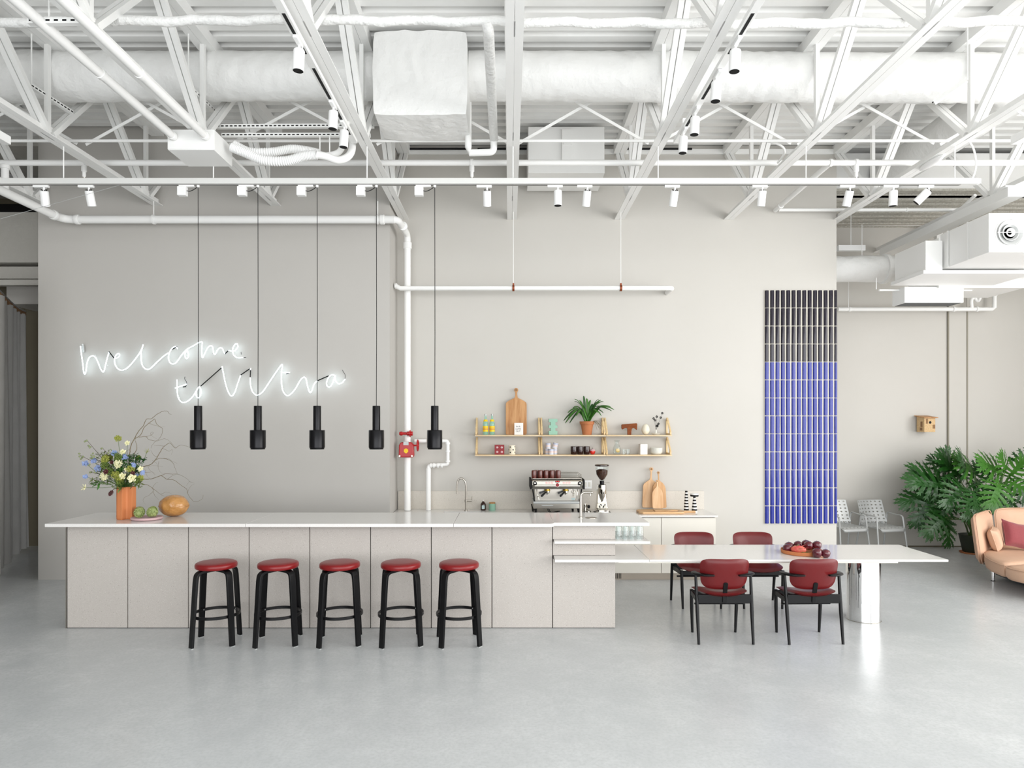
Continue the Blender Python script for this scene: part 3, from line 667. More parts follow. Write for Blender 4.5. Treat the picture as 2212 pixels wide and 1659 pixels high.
# ================================================================ AIR UNIT ON THE RIGHT
t = thing('air_handler', 'large white ceiling air unit with a round ringed outlet at upper right', 'air unit', (5.62, 8.0, 4.09))
b = MB(); b.b2((0, 0, 0), (2.6, .9, .46)); b.build('outlet_box', 'sheet', t, bev=.004)
cx, cz = .237, .225
b = MB(); b.ring(circ(.168, 36), circ(.158, 36), -.012, .02, lambda u, v, w_: (cx + u, w_, cz + v)); b.build('outlet_ring', W_, t)
b = MB(); b.lathe([(.157, -.002), (.12, -.001), (.0001, -.0005)], 36, (cx, 0, cz), Matrix.Rotation(R(90), 3, 'X')); b.build('outlet_throat', 'dark', t)
for r0, r1, dp in ((.148, .108, .05), (.098, .066, .05), (.052, .024, .045)):
    b = MB(); n = 32; o1 = circ(r0, n); 
    b.lathe([(r1, .004), (r0 * .93, .022), (r0, .03), (r0 - .008, .03), (r1, .01)], n, (cx, 0, cz), Matrix.Rotation(R(90), 3, 'X')); b.build('cone_ring', 'alu' if r0 > .09 else W_, t)
b = MB(); b.box((cx, -.03, cz), (.31, .006, .008)); b.build('cross_bar', W_, t)
b = MB(); b.b2((-.02, .9, .02), (1.9, 1.5, .42)); b.build('middle_section', 'sheet', t, bev=.003)
b = MB(); b.b2((-.24, .82, -.02), (-.021, 1.52, .36)); b.build('side_box', 'sheet', t, bev=.003)
b = MB(); b.b2((-.28, .80, -.07), (1.15, 1.56, -.025)); b.build('bottom_flange', W_, t, bev=.003)
b = MB(); b.b2((.4, 1.56, -.1), (1.6, 2.3, .35)); b.build('rear_section', 'sheet', t)
for x, y in ((-.005, .35), (-.01, .72)):
    b = MB(); b.b2((x - .004, y, -.003), (x, y + .03, .463)); b.build('joint_flange', W_, t)
t = thing('duct_fan', 'white boxed fan unit with dark underside below the air unit', 'air unit', (5.975, 9.745, 3.79))
b = MB(); b.b2((-.415, -.145, 0), (.415, .165, .225)); b.build('casing', 'sheet', t, bev=.003)
b = MB(); b.b2((-.39, -.12, -.004), (.39, .14, .0)); b.build('grille', 'greybase', t)
b = MB(); b.b2((-.7, -.02, .19), (-.415, .01, .21)); b.b2((.415, -.02, .19), (.62, .01, .21)); b.build('support_rail', W_, t)
duct([(3.9, 10.42, 4.45), (5.95, 10.42, 4.45)], .20, 'short round wrapped duct emerging behind the back wall at right', seams=())
b = MB(); b.lathe([(.20, -.03), (.225, -.025), (.225, .025), (.20, .03)], 28, (5.72, 10.42, 4.45), Matrix.Rotation(R(90), 3, 'Y')); b.single('duct_collar', W_, 'round collar at the end of the short wrapped duct', 'duct')
t = thing('long_channel', 'long white boxed channel slanting down under the truss at right', 'channel', (6.2, 8.35, 4.86))
b = MB(); b.b2((-.10, 0, 0), (.10, 2.9, .12)); b.build('channel_body', 'sheet', t, bev=.004)
b = MB(); b.b2((-.13, .0, .12), (.13, .06, .14)); b.build('hanger_plate', W_, t)
pipe([W(1810, 668, 11.45), W(2060, 668, 11.45), W(2143, 668, 11.45), W(2148, 664, 11.45), W(2148, 640, 11.45), W(2155, 632, 11.4), W(2225, 606, 11.2)], .035, 'condensate_pipe', 'long thin white pipe along the far wall at right', collars=[(W(2060, 668, 11.45), (1, 0, 0), 1.3), (W(2110, 668, 11.45), (1, 0, 0), 1.3), (W(1835, 668, 11.45), (1, 0, 0), 1.2)])
pipe(smooth([W(2116, 618, 11.3), W(2117, 640, 11.35), W(2112, 650, 11.4), W(2104, 642, 11.4), W(2098, 650, 11.42), W(2100, 668, 11.45)], 5), .028, 'trap_pipe', 'small S shaped white trap pipe above the far wall pipe')
b = MB(); b.b2(tuple(W(1812, 541, 10.7)), tuple(W(1864, 532, 10.78))); sl0 = b.single('strip_light', 'plastic', 'slim white strip fitting just right of the back wall', 'light fitting')
MB().tube([(0, 0, .02), (0, 0, 5.44 - sl0.location.z)], .006, 6).build('hanger_rod', W_, sl0)
for px, a, c_, Y in ((1862, 485, 590, 10.6), (1833, 600, 664, 11.4), (1893, 600, 625, 9.75)):
    b = MB(); b.tube([W(px, a, Y), W(px, c_, Y)], .006, 6); b.single('drop_rod', W_, {1862: 'thin rod beside the slim strip fitting', 1833: 'thin rod above the left end of the far wall pipe', 1893: 'thin short rod left of the boxed fan'}[px], 'rod', 'thin threaded drop rods')
pipe([W(1810, 485, 11.5), W(2060, 486, 11.5)], .02, 'conduit_run', 'thin white conduit near the top of the far wall')
# columns of light steel in the depth at right
for px, lab in ((2027, 'slim white upright steel post seen through the trusses'),):
    Y = 9.6 if px < 1800 else 11.3
    b = MB(); b.b2(((px - 1100) / F * Y - .05, Y - .04, 5.0 if px < 1800 else 4.8), ((px - 1100) / F * Y + .05, Y + .04, 6.04 if px < 1800 else 5.43)); b.single('steel_post', 'white', lab, 'post')

# ================================================================ LEFT PASSAGE
b = MB(); b.b2((-12.7, 10.2, 4.5), (-6.35, 11.2, 5.25)); b.single('plenum_box', 'wrap_shaded', 'wide wrapped duct box over the dark passage at left', 'duct')
b = MB(); b.b2((-12.7, 10.3, 4.28), (-6.32, 10.5, 4.46)); b.single('passage_beam', 'wrap_shaded', 'upper white beam across the passage at left', 'beam', 'beams across the passage')
b = MB(); b.b2((-12.7, 10.1, 4.14), (-6.32, 10.2, 4.22)); b.single('passage_beam', 'wrap_shaded', 'lower slim white beam across the passage at left', 'beam', 'beams across the passage')
b = MB(); b.b2((-8.1, 11.0, 4.02), (-6.32, 11.68, 4.37)); b.struct('trim_4', 'wall_shaded', 'boxed soffit at the end of the passage')
t = thing('curtain', 'grey floor length curtain hanging in folds at the left edge', 'curtain', (-7.6, 10.2, .06))
cp = smooth([(-5.9, 7.6, 0), (-6.75, 8.9, 0), (-7.35, 9.95, 0), (-7.8, 10.8, 0), (-7.98, 11.25, 0)], 28)
def cfn(u, v):
    p = cp[min(len(cp) - 1, int(u * (len(cp) - 1) + .5))]; q = cp[min(len(cp) - 1, int(u * (len(cp) - 1) + .5) + 1)] if int(u * (len(cp) - 1) + .5) + 1 < len(cp) else p
    a = .06 * math.sin(u * 66) * (1.0 - .35 * v) + .02 * math.sin(u * 29 + 2 * v)
    return Vector((p.x + a * .86 + 7.6, p.y + a * .5 - 10.2, v * 3.82))
b = MB(); b.grid(cfn, len(cp) - 1, 8); b.build('cloth', 'curtain', t, ang=80)
b = MB(); b.tube([p + Vector((7.6, -10.2, 3.88)) for p in cp], .02, 6); b.build('curtain_rail', 'alu', t)
hk = MB().box((0, 0, 0), (.03, .02, .07)).mesh('hook', m='osbdark')
for i in range(0, len(cp), 3):
    o = bpy.data.objects.new('hook', hk); COL.objects.link(o); o.parent = t; o.location = cp[i] + Vector((7.6, -10.2, 3.84))

# ================================================================ NEON
def NP(u, v, d=.07): return W(130 + u / 3.3015, 690 + v / 3.3015, YN - d)
t = thing('neon_sign', 'glowing white handwritten neon lettering in two lines on the projecting wall', 'neon sign', W(455, 870, YN - .05))
lit = [
 [(145,190),(152,250),(163,330),(168,378),(175,390),(183,375),(190,320),(205,275),(232,260),(255,275),(275,320),(290,355),(307,375),(318,350),(332,290),(348,235)],
 [(388,280),(410,272),(424,256),(415,243),(398,255),(388,285),(392,320),(410,350),(440,362),(480,345),(530,290),(575,225),(592,180),(582,215),(577,270),(585,325),(610,353),(640,352),(690,305),(740,260),(772,238)],
 [(838,210),(825,195),(805,200),(785,225),(773,265),(780,303),(803,318),(830,305),(860,262),(885,232),(912,208),(950,188),(990,165),(1012,162),(1010,200),(1010,258),(1018,271),(1030,245),(1052,202),(1075,187),(1088,200),(1093,235),(1104,250),(1122,218),(1142,202),(1158,210),(1166,230),(1175,244)],
 [(912,225),(893,235),(890,262),(902,280),(914,262),(910,232),(903,222)],
 [(1200,222),(1240,225),(1266,198),(1262,175),(1245,180),(1230,212),(1236,250),(1262,272),(1305,272)],
 [(833,430),(835,500),(840,550),(858,583),(880,592),(910,582),(945,550),(972,508),(990,482)],
 [(990,480),(972,508),(970,543),(985,560),(1000,540),(1003,500),(992,480)],
 [(820,490),(860,476),(900,462)],
 [(1155,335),(1165,390),(1180,460),(1200,520),(1222,546),(1245,520),(1265,460),(1286,400)],
 [(1355,415),(1358,470),(1372,515),(1402,540),(1440,520),(1480,465),(1530,390),(1583,320),(1578,380),(1578,450),(1590,512),(1617,543),(1647,530),(1680,490),(1715,430),(1740,412),(1755,430),(1765,480),(1780,520),(1795,508),(1812,460),(1835,437)],
 [(1583,378),(1610,380),(1638,378)],
 [(1962,402),(1940,395),(1915,412),(1900,450),(1905,476),(1925,480),(1945,450),(1960,405),(1965,440),(1985,458),(2010,452),(2032,425)],
 [(1155,335),(1154,345)], [(1358,348),(1357,360)]]
for i, s_ in enumerate(lit):
    q = smooth([NP(u, v, .07 + (.012 if i in (3, 6) else 0)) for u, v in s_], 5)
    MB().tube(q, .0061, 8).build('glass_tube', 'neon', t, world=True, ang=80)
for (a, c_) in (((348, 230), (386, 278)), ((1175, 246), (1200, 222)), ((1003, 475), (1152, 344)), ((1288, 396), (1352, 352)), ((1358, 360), (1355, 412)), ((1835, 437), (1915, 402)), ((800, 213), (833, 193)), ((1612, 388), (1638, 378)), ((875, 482), (898, 478))):
    MB().tube([NP(*a, .067), NP(*c_, .067)], .007, 8).build('blocked_out_tube', 'matte', t, world=True)
for s_ in ([(890, 408), (888, 425), (902, 450), (895, 480), (875, 482)], [(2012, 360), (2022, 378), (2032, 395), (2030, 430)], [(1290, 232), (1292, 250)], [(1305, 272), (1325, 272)]):
    MB().tube(smooth([NP(u, v, .03) for u, v in s_], 4), .003, 6).build('lead_wire', 'matte', t, world=True)
b = MB(); b.tube([NP(160, 180, 0.0), NP(160, 180, .05)], .012, 8); b.tube([NP(163, 185, .04), NP(168, 235, .04)], .014, 8); b.build('end_cap', M['alu'], t, world=True)
for u, v in ((250, 255), (590, 195), (770, 240), (1140, 200), (1265, 172), (340, 330), (1520, 410), (1585, 330), (850, 560), (1420, 535), (1740, 415), (690, 310), (1100, 245), (1190, 490)):
    MB().tube([NP(u, v, 0.0), NP(u, v, .065)], .006, 6).build('glass_standoff', 'plastic', t, world=True)
# ================================================================ ISLAND
XL, XRI, YF = -4.49, 1.076, 6.93
t = thing('island_counter', 'long bar island faced with speckled stone panels, three tiers at its right end', 'counter', (-1.7, YF, 0))
pw = .6163
def lo(a): return (a[0] + 1.7, a[1] - YF, a[2])
def wb(b, A, B): return b.b2(lo(A), lo(B))
x = XL
for i in range(8):
    b = MB(); wb(b, (x + .004, YF, .006), (x + pw - .004, YF + .03, 1.05)); b.build('front_panel', 'quartz', t, bev=.0015); x += pw
b = MB(); wb(b, (x + .004, YF, .006), (XRI, YF + .03, .705)); b.build('front_panel', 'quartz', t, bev=.0015)
b = MB(); wb(b, (x + .004, YF, .742), (XRI, YF + .03, .878)); b.build('tier_panel', 'quartz', t)
b = MB(); wb(b, (x + .004, YF, .906), (XRI, YF + .03, 1.05)); b.build('tier_panel', 'quartz', t)
b = MB(); wb(b, (XL + .02, YF + .031, 0), (XRI - .04, YF + .62, 1.05)); b.build('core', mat('island_core_dark', '#4b4540', .8), t)
b = MB(); wb(b, (XRI - .03, YF + .03, .006), (XRI, YF + .62, .705)); wb(b, (XRI - .03, YF + .03, .742), (XRI, YF + .62, .878)); wb(b, (XRI - .03, YF + .03, .906), (XRI, YF + .62, 1.05)); b.build('side_panel', 'quartz', t)
b = MB(); wb(b, (XL - .012, YF - .004, .0), (XL, YF + .62, 1.05)); b.build('edge_strip', 'steel', t)
b = MB(); wb(b, (XL + .01, YF + .008, 0), (XRI - .01, YF + .03, .006)); b.build('plinth', 'matte', t)
# worktop: deep left slab with rounded front right corner, shallower right slab
t = thing('island_worktop', 'white quartz worktop running the full length of the island', 'worktop', (-1.6, 7.2, 1.05))
def lo2(u, v, w_): return (u + 1.6, v - 7.2, w_ - 1.05)
xs = .445
for (x0, x1) in ((-4.60, -2.615), (-2.612, -.555), (-.552, xs)):
    if x1 == xs:
        pl = [(x0, 6.76)] + [(x1 - .05 + .05 * math.sin(a), 6.81 - .05 * math.cos(a)) for a in [PI / 2 * k / 5 for k in range(6)]] + [(x1, 7.65), (x0, 7.65)]
    else: pl = [(x0, 6.76), (x1, 6.76), (x1, 7.65), (x0, 7.65)]
    b = MB(); b.prism(pl, 1.052, 1.085, lo2); b.build('slab', 'top', t, bev=.002)
b = MB(); b.prism([(xs + .001, 6.835), (1.404, 6.835), (1.404, 7.65), (xs + .001, 7.65)], 1.052, 1.085, lo2); b.build('slab', 'top', t, bev=.002)
b = MB(); b.prism([(xs + .004, 6.80), (1.404, 6.80), (1.404, 7.5), (XRI + .001, 7.5), (XRI + .001, YF - .001), (xs + .004, YF - .001)], .880, .904)
b.single('middle_tier', 'top', 'white quartz middle tier shelf holding the glasses', 'shelf', bev=.002)
# dining table
t = thing('dining_table', 'long white quartz dining table joined to the island with a mirrored drum leg', 'table', (2.8, 7.1, 0))
def lo3(u, v, w_): return (u - 2.8, v - 7.1, w_)
b = MB(); b.prism([(xs + .004, 6.71), (1.376, 6.71), (1.376, 7.56), (XRI + .001, 7.56), (XRI + .001, YF - .001), (xs + .004, YF - .001)], .712, .740, lo3); b.build('tabletop_end', 'top', t, bev=.002)
b = MB(); b.prism([(1.379, 6.71), (4.317, 6.71), (4.317, 7.56), (1.379, 7.56)], .718, .740, lo3); b.build('tabletop', 'top', t, bev=.002)
b = MB(); b.prism([(1.08, 6.74), (3.84, 6.74), (3.84, 7.5), (1.08, 7.5)], .700, .711, lo3); b.prism([(1.08, 6.74), (3.84, 6.74), (3.84, 7.5), (1.08, 7.5)], .7115, .7175, lo3); b.build('subframe', 'cab', t)
b = MB(); b.lathe([(.168, .0), (.168, .6995)], 64, (3.765 - 2.8, 7.26 - 7.1, 0)); b.build('drum_leg', 'chrome', t)
b = MB(); b.lathe([(.171, .0), (.171, .004), (.169, .005)], 48, (3.765 - 2.8, 7.26 - 7.1, 0)); b.build('base_ring', 'steel', t)

# ================================================================ BACK COUNTER
CT = .87
t = thing('back_cabinets', 'low cream handleless cabinets along the back wall', 'cabinet', (.6, 9.4, 0))
def b3(b, A, B): return b.b2((A[0] - .6, A[1] - 9.4, A[2]), (B[0] - .6, B[1] - 9.4, B[2]))
b = MB(); b3(b, (-1.58, 9.10, .1), (2.735, 9.74, .66)); b.build('carcass', mat('carcass_shadow', '#6f6a60', .7), t)
for x0 in (-1.58, -.86, -.14, .58, 1.30, 2.02):
    b = MB(); b3(b, (x0 + .003, 9.07, .10), (x0 + .717, 9.098, .835)); b.build('door', 'cab', t, bev=.0015)
b = MB(); b3(b, (2.7351, 9.07, .10), (2.745, 9.74, .835)); b.build('end_panel', 'cab', t)
b = MB(); b3(b, (-1.58, 9.13, 0), (2.70, 9.16, .099)); b.build('toe_kick', 'kick', t)
b = MB()
for k in range(5): b3(b, (1.40 + k * .022, 9.126, .015), (1.409 + k * .022, 9.13, .085))
b.build('vent_slots', 'matte', t)
t = thing('back_worktop', 'pale quartz worktop on the low cabinets with an undermounted sink', 'worktop', (.6, 9.4, .845))
sx0, sx1, sy0, sy1 = -.90, -.375, 9.12, 9.45
for A, B in (((-1.585, 9.04), (sx0, 9.74)), ((sx1, 9.04), (2.765, 9.74)), ((sx0, 9.04), (sx1, sy0)), ((sx0, sy1), (sx1, 9.74))):
    b = MB(); b.b2((A[0] - .6, A[1] - 9.4, 0.001), (B[0] - .6, B[1] - 9.4, .025)); b.build('slab', 'top', t)
b = MB(); a0, a1, c0, c1 = sx0 - .6, sx1 - .6, sy0 - 9.4, sy1 - 9.4
b.b2((a0 - .01, c0 - .01, -.18), (a1 + .01, c1 + .01, -.17)); b.b2((a0 - .01, c1, -.17), (a1 + .01, c1 + .01, 0)); b.b2((a0 - .01, c0 - .01, -.17), (a1 + .01, c0, 0)); b.b2((a0 - .01, c0, -.17), (a0, c1, 0)); b.b2((a1, c0, -.17), (a1 + .01, c1, 0))
b.build('sink_bowl', 'steel', t)
b = MB(); b.b2((-1.585, 9.722, CT + .001), (2.775, 9.749, 1.127)); b.single('splashback', 'splash', 'speckled stone splashback strip behind the worktop', 'splashback', bev=.001)

def faucet(name, label, loc, pts, r, spout_end):
    t = thing(name, label, 'tap', loc)
    b = MB(); b.tube(smooth(pts, 6), r, 14); b.build('spout', 'steel', t)
    b = MB(); b.lathe([(r * 1.9, 0), (r * 1.9, .008), (r * 1.2, .012)], 20); b.build('base_flange', 'steel', t)
    return t
t = faucet('kitchen_tap', 'tall gooseneck steel tap behind the sink', (-.62 + .013, 9.55, CT), [(0, 0, 0), (0, 0, .2), (0, 0, .36), (-.02, 0, .42), (-.06, 0, .452), (-.10, 0, .435), (-.122, 0, .38), (-.126, 0, .30), (-.126, 0, .235)], .0125, 0)
b = MB(); b.tube([(0, 0, .12), (0, 0, .155)], .018, 14); b.tube([(.01, 0, .138), (.085, 0, .138)], .012, 12); b.build('mixer_body', 'steel', t)
b = MB(); b.tube([(.08, 0, .14), (.09, 0, .2)], .006, 8); b.build('lever', 'steel', t)
t = faucet('filter_tap', 'short steel filter tap with bent spout on the island', (W(1257, 1118, 7.1).x, 7.22, 1.085), [(0, 0, 0), (0, 0, .1), (0, 0, .215), (.008, 0, .245), (.03, 0, .263), (.06, 0, .267), (.118, 0, .267)], .0125, 0)
b = MB(); b.tube([(.098, 0, .26), (.098, 0, .232)], .007, 10); b.build('outlet', 'steel', t)
b = MB(); b.tube([(.115, 0, .267), (.124, 0, .267)], .014, 14); b.build('spout_cap', 'polished', t)
b = MB(); b.lathe([(.06, 0), (.06, .003), (.052, .004), (.05, .002), (.0001, .002)], 28, (W(1279, 1118, 7.1).x, 7.2, 1.0852)); b.single('drain_grille', 'steel', 'round steel drain plate beside the island tap', 'drain')

# ================================================================ STOOLS
def make_stool(label, loc, rz, group):
    t = thing('bar_stool', label, 'stool', loc, rz, group)
    b = MB(); b.lathe([(.0001, .708), (.172, .708), (.184, .712), (.189, .720), (.1895, .742), (.184, .755), (.168, .7625), (.10, .766), (.0001, .767)], 48); b.build('seat', 'red', t, ang=60)
    b = MB(); b.lathe([(.0001, .702), (.125, .702), (.125, .708), (.0001, .708)], 32); b.build('seat_base', 'black', t)
    prof = smooth([(.03, 0, .692), (.11, 0, .692), (.165, 0, .688), (.196, 0, .668), (.207, 0, .625), (.2115, 0, .58)], 5) + [Vector((.252, 0, .008))]
    for k in range(4):
        a = R(45 + 90 * k); Rm = Matrix.Rotation(a, 3, 'Z')
        b = MB(); vs = []; fs = []
        for i, p in enumerate(prof):
            d = (prof[min(i + 1, len(prof) - 1)] - prof[max(i - 1, 0)]).normalized(); nrm = Vector((-d.z, 0, d.x)); wd = .030 if i < len(prof) - 1 else .026; th = .0125
            for sy, sn in ((-1, -1), (1, -1), (1, 1), (-1, 1)): vs.append(Rm @ (p + nrm * sn * th + Vector((0, sy * wd, 0))))
        m_ = len(prof)
        for i in range(m_ - 1):
            for q in range(4): fs.append((i * 4 + q, i * 4 + (q + 1) % 4, (i + 1) * 4 + (q + 1) % 4, (i + 1) * 4 + q))
        fs += [(3, 2, 1, 0), tuple((m_ - 1) * 4 + q for q in range(4))]
        b.add(vs, fs); leg = b.build('leg', 'black', t, bev=.0025)
        b = MB(); c = Rm @ Vector((.2525, 0, .004)); b.box(c, (.022, .048, .008), Rm); b.build('glide', 'alu', leg)
    b = MB(); n = 40; b.ring(circ(.217, n), circ(.203, n), .262, .290); b.build('foot_ring', 'black', t, bev=.003)
    for k in range(4):
        a = R(45 + 90 * k); b = MB(); b.ball((.206 * math.cos(a), .206 * math.sin(a), .276), .006, nu=8, nv=5); b.build('screw', 'alu', t)
    return t
sl = ['first red topped black bar stool from the left', 'second red topped black bar stool from the left', 'third red topped black bar stool, middle of the row', 'fourth red topped black bar stool from the left', 'rightmost red topped black bar stool at the island']
st = make_stool(sl[0], (-2.785, 6.49, 0), R(11), 'bar stools at the island')
for i, (px, rz) in enumerate(((601, 10), (734, 11), (866, 10), (991.5, 9))):
    dup(st, ((px - 1100) / F * 6.49, 6.49, 0), R(rz), sl[i + 1])

# ================================================================ DINING CHAIRS (local: +Y is where the sitter looks)
def pad(fn, outline, nr=5, thick=.02):
    """padded slab: outline list of (u,v), fn(u,v,w)->xyz ; w is -1..1 across the thickness"""
    n = len(outline); b = MB(); vs = []; fs = []
    rings = []
    for side in (1, -1):
        for k in range(nr + 1):
            s_ = k / nr; h = side * thick * (1 - s_ ** 6) ** .5 if k < nr else 0
            if side == -1 and k == nr: continue
            if k == 0: rings.append((side, k, [len(vs)])); vs.append(fn(0, 0, side * thick)); continue
            st_ = len(vs); 
            for (u, v) in outline: vs.append(fn(u * s_, v * s_, h))
            rings.append((side, k, list(range(st_, st_ + n))))
    top = [r for r in rings if r[0] == 1]; bot = [r for r in rings if r[0] == -1] + [top[-1]]
    for seq in (top, bot):
        for a, c in zip(seq[:-1], seq[1:]):
            if len(a[2]) == 1:
                for i in range(n): fs.append((a[2][0], c[2][i], c[2][(i + 1) % n]))
            else:
                for i in range(n): fs.append((a[2][i], a[2][(i + 1) % n], c[2][(i + 1) % n], c[2][i]))
    b.add(vs, fs); return b
def make_chair(label, loc, rz, group):
    t = thing('dining_chair', label, 'chair', loc, rz, group)
    for s_ in (-1, 1):
        b = MB(); b.tube([(s_ * .256, -.195, .0), (s_ * .258, -.15, .30), (s_ * .262, -.105, .635)], [.0125, .0175, .0135], 12); lg = b.build('leg', 'black', t, ang=60)
        b = MB(); b.tube([(s_ * .214, .19, 0), (s_ * .222, .185, .25), (s_ * .226, .18, .43)], [.0125, .0175, .0165], 12); b.build('leg', 'black', t, ang=60)
        b = MB(); b.bar((s_ * .250, -.135, .40), (s_ * .226, .18, .40), .045, .02, up=(1, 0, 0)); b.build('side_rail', 'black', t, bev=.003)
        # arm rest: flat curved paddle from behind the back round to the front of the leg
        P = smooth([(s_ * .115, -.212, .652), (s_ * .17, -.204, .652), (s_ * .22, -.175, .652), (s_ * .252, -.135, .651), (s_ * .265, -.09, .650), (s_ * .262, -.05, .650), (s_ * .25, -.02, .650)], 5)
        k_ = len(P); b = MB(); b.tube(P, [.018 + .018 * math.sin(PI * min(1, i / (k_ - 1) * 1.0)) ** .7 for i in range(k_)], 14, flat=.40, up=(0, 0, 1)); b.build('armrest', 'black', t, ang=70)
    b = MB(); b.bar((-.25, -.138, .415), (.25, -.138, .415), .085, .024, up=(0, 1, 0)); b.build('rear_rail', 'black', t, bev=.003)
    b = MB(); b.bar((-.222, .18, .40), (.222, .18, .40), .05, .02, up=(0, 1, 0)); b.build('front_rail', 'black', t, bev=.003)
    b = MB(); b.tube([(-.24, .02, .33), (.24, .02, .33)], .009, 8); b.build('stretcher', 'black', t)
    # seat
    out = []
    for k in range(40):
        a = 2 * PI * k / 40; c, s_ = math.cos(a), math.sin(a); e = 2 / 3.6
        u = abs(c) ** e * (1 if c > 0 else -1); v = abs(s_) ** e * (1 if s_ > 0 else -1)
        out.append((u * (.243 + .012 * v), v * .22))
    b = pad(lambda u, v, w_: Vector((u, v + .02, .462 + w_ + .55 * u * u - .10 * v - .02)), out, 5, .024); b.build('seat', 'oxblood', t, ang=70)
    # back
    out = []
    for k in range(48):
        a = 2 * PI * k / 48; c, s_ = math.cos(a), math.sin(a); e = 2 / 5.2
        u = abs(c) ** e * (1 if c > 0 else -1); v = abs(s_) ** e * (1 if s_ > 0 else -1)
        out.append((u * (.228 + .012 * v - .022 * (v < 0) * abs(v) ** 3), v * .149))
    def bf(u, v, w_): return Vector((u, -.180 - .20 * v + .95 * u * u + w_, .655 + v + .06 * u * u))
    b = pad(bf, out, 6, .021); b.build('backrest', 'oxblood', t, ang=70)
    P = smooth([(0, -.155, .385), (0, -.158, .45), (0, -.166, .50), (0, -.181, .55), (0, -.190, .580)], 4)
    b = MB(); vs = []; fs = []
    for i, p in enumerate(P):
        wd = .021 if i < len(P) - 2 else (.018 if i == len(P) - 2 else .008)
        for sx_, sn in ((-1, -1), (1, -1), (1, 1), (-1, 1)): vs.append(p + Vector((sx_ * wd, sn * .005, sn * .001)))
    for i in range(len(P) - 1):
        for q in range(4): fs.append((i * 4 + q, i * 4 + (q + 1) % 4, (i + 1) * 4 + (q + 1) % 4, (i + 1) * 4 + q))
    fs += [(3, 2, 1, 0), tuple((len(P) - 1) * 4 + q for q in range(4))]
    b.add(vs, fs); b.build('back_bracket', 'black', t, bev=.002)
    return t
gc = 'oxblood leather chairs round the dining table'
ch = make_chair('oxblood leather armchair with its back to us, left one at the table', (2.038, 6.61, 0), 0, gc)
dup(ch, (2.880, 6.61, 0), R(1.5), 'oxblood leather armchair with its back to us, right one near the drum leg')
dup(ch, (2.165, 7.86, 0), R(180), 'oxblood leather armchair across the table, left one, facing us')
dup(ch, (2.853, 7.86, 0), R(180), 'oxblood leather armchair across the table, right one, facing us')

# ================================================================ ALUMINIUM CHAIRS
def perforated(fn, nx, ny, hole=.3, m='alu'):
    b = MB(); k = 8
    for j in range(ny):
        for i in range(nx):
            cx, cy = (i + .5) / nx, (j + .5) / ny
            sq = []; hl = []
            for q in range(k):
                a = 2 * PI * (q + .5) / k; c, s_ = math.cos(a), math.sin(a); mx = max(abs(c), abs(s_))
                sq.append((cx + .5 * c / mx / nx, cy + .5 * s_ / mx / ny)); hl.append((cx + hole * c / nx, cy + hole * s_ / ny))
            vs = [fn(*p) for p in sq + hl]
            b.add(vs, [(q, (q + 1) % k, k + (q + 1) % k, k + q) for q in range(k)])
            # square corners
            for qx, qy in ((0, 0), (1, 0), (1, 1), (0, 1)):
                X_, Y_ = (i + qx) / nx, (j + qy) / ny; near = sorted(range(k), key=lambda q: (sq[q][0] - X_) ** 2 + (sq[q][1] - Y_) ** 2)[:2]
                b.add([fn(X_, Y_), fn(*sq[near[0]]), fn(*sq[near[1]])], [(0, 1, 2)])
    return b.weld()
def make_alu(label, loc, rz, group):
    t = thing('aluminium_armchair', label, 'chair', loc, rz, group)      # faces -Y
    b = perforated(lambda u, v: Vector(((u - .5) * (.50 - .03 * v), .20 + .12 * v + .15 * (u - .5) ** 2 * -1.6 + (.02 if v < .05 else 0), .46 + v * .38)), 7, 7, .22); b.build('back_shell', 'alu', t, thick=.003).data.polygons.foreach_set('use_smooth', [False] * len(b.f))
    b = perforated(lambda u, v: Vector(((u - .5) * .48, -.24 + v * .45, .47 - .02 * math.sin(PI * v) - .035 * max(0, .14 - v) / .14)), 7, 6, .17); b.build('seat_shell', 'alu', t, thick=.003).data.polygons.foreach_set('use_smooth', [False] * len(b.f))
    b = MB(); b.grid(lambda u, v: Vector(((u - .5) * (.48 - .06 * v), -.24 - .008 * v, .437 - .045 * v)), 8, 3); b.build('seat_lip', 'alu', t, thick=.004)
    for s_ in (-1, 1):
        b = MB(); b.tube([(s_ * .275, -.25, 0), (s_ * .245, -.17, .615)], .0135, 8); b.build('leg', 'alu', t)
        b = MB(); b.tube([(s_ * .27, .26, 0), (s_ * .25, .16, .63)], .0135, 8); b.build('leg', 'alu', t)
        b = MB(); b.tube(smooth([(s_ * .245, -.17, .612), (s_ * .248, -.12, .632), (s_ * .25, .0, .636), (s_ * .25, .12, .652), (s_ * .25, .16, .625)], 4), .013, 8, flat=.7, up=(0, 0, 1)); b.build('armrest', 'alu', t)
        b = MB(); b.bar((s_ * .235, -.2, .44), (s_ * .245, .19, .455), .02, .012); b.build('seat_rail', 'alu', t)
    return t
al = make_alu('perforated aluminium armchair against the far wall, nearer the plant', (W(1908, 1190, 10.9).x, 10.95, 0), R(14), 'perforated aluminium armchairs by the far wall')
dup(al, (W(1828, 1190, 10.9).x, 10.95, 0), R(14), 'perforated aluminium armchair half hidden by the blue tiled wall end')

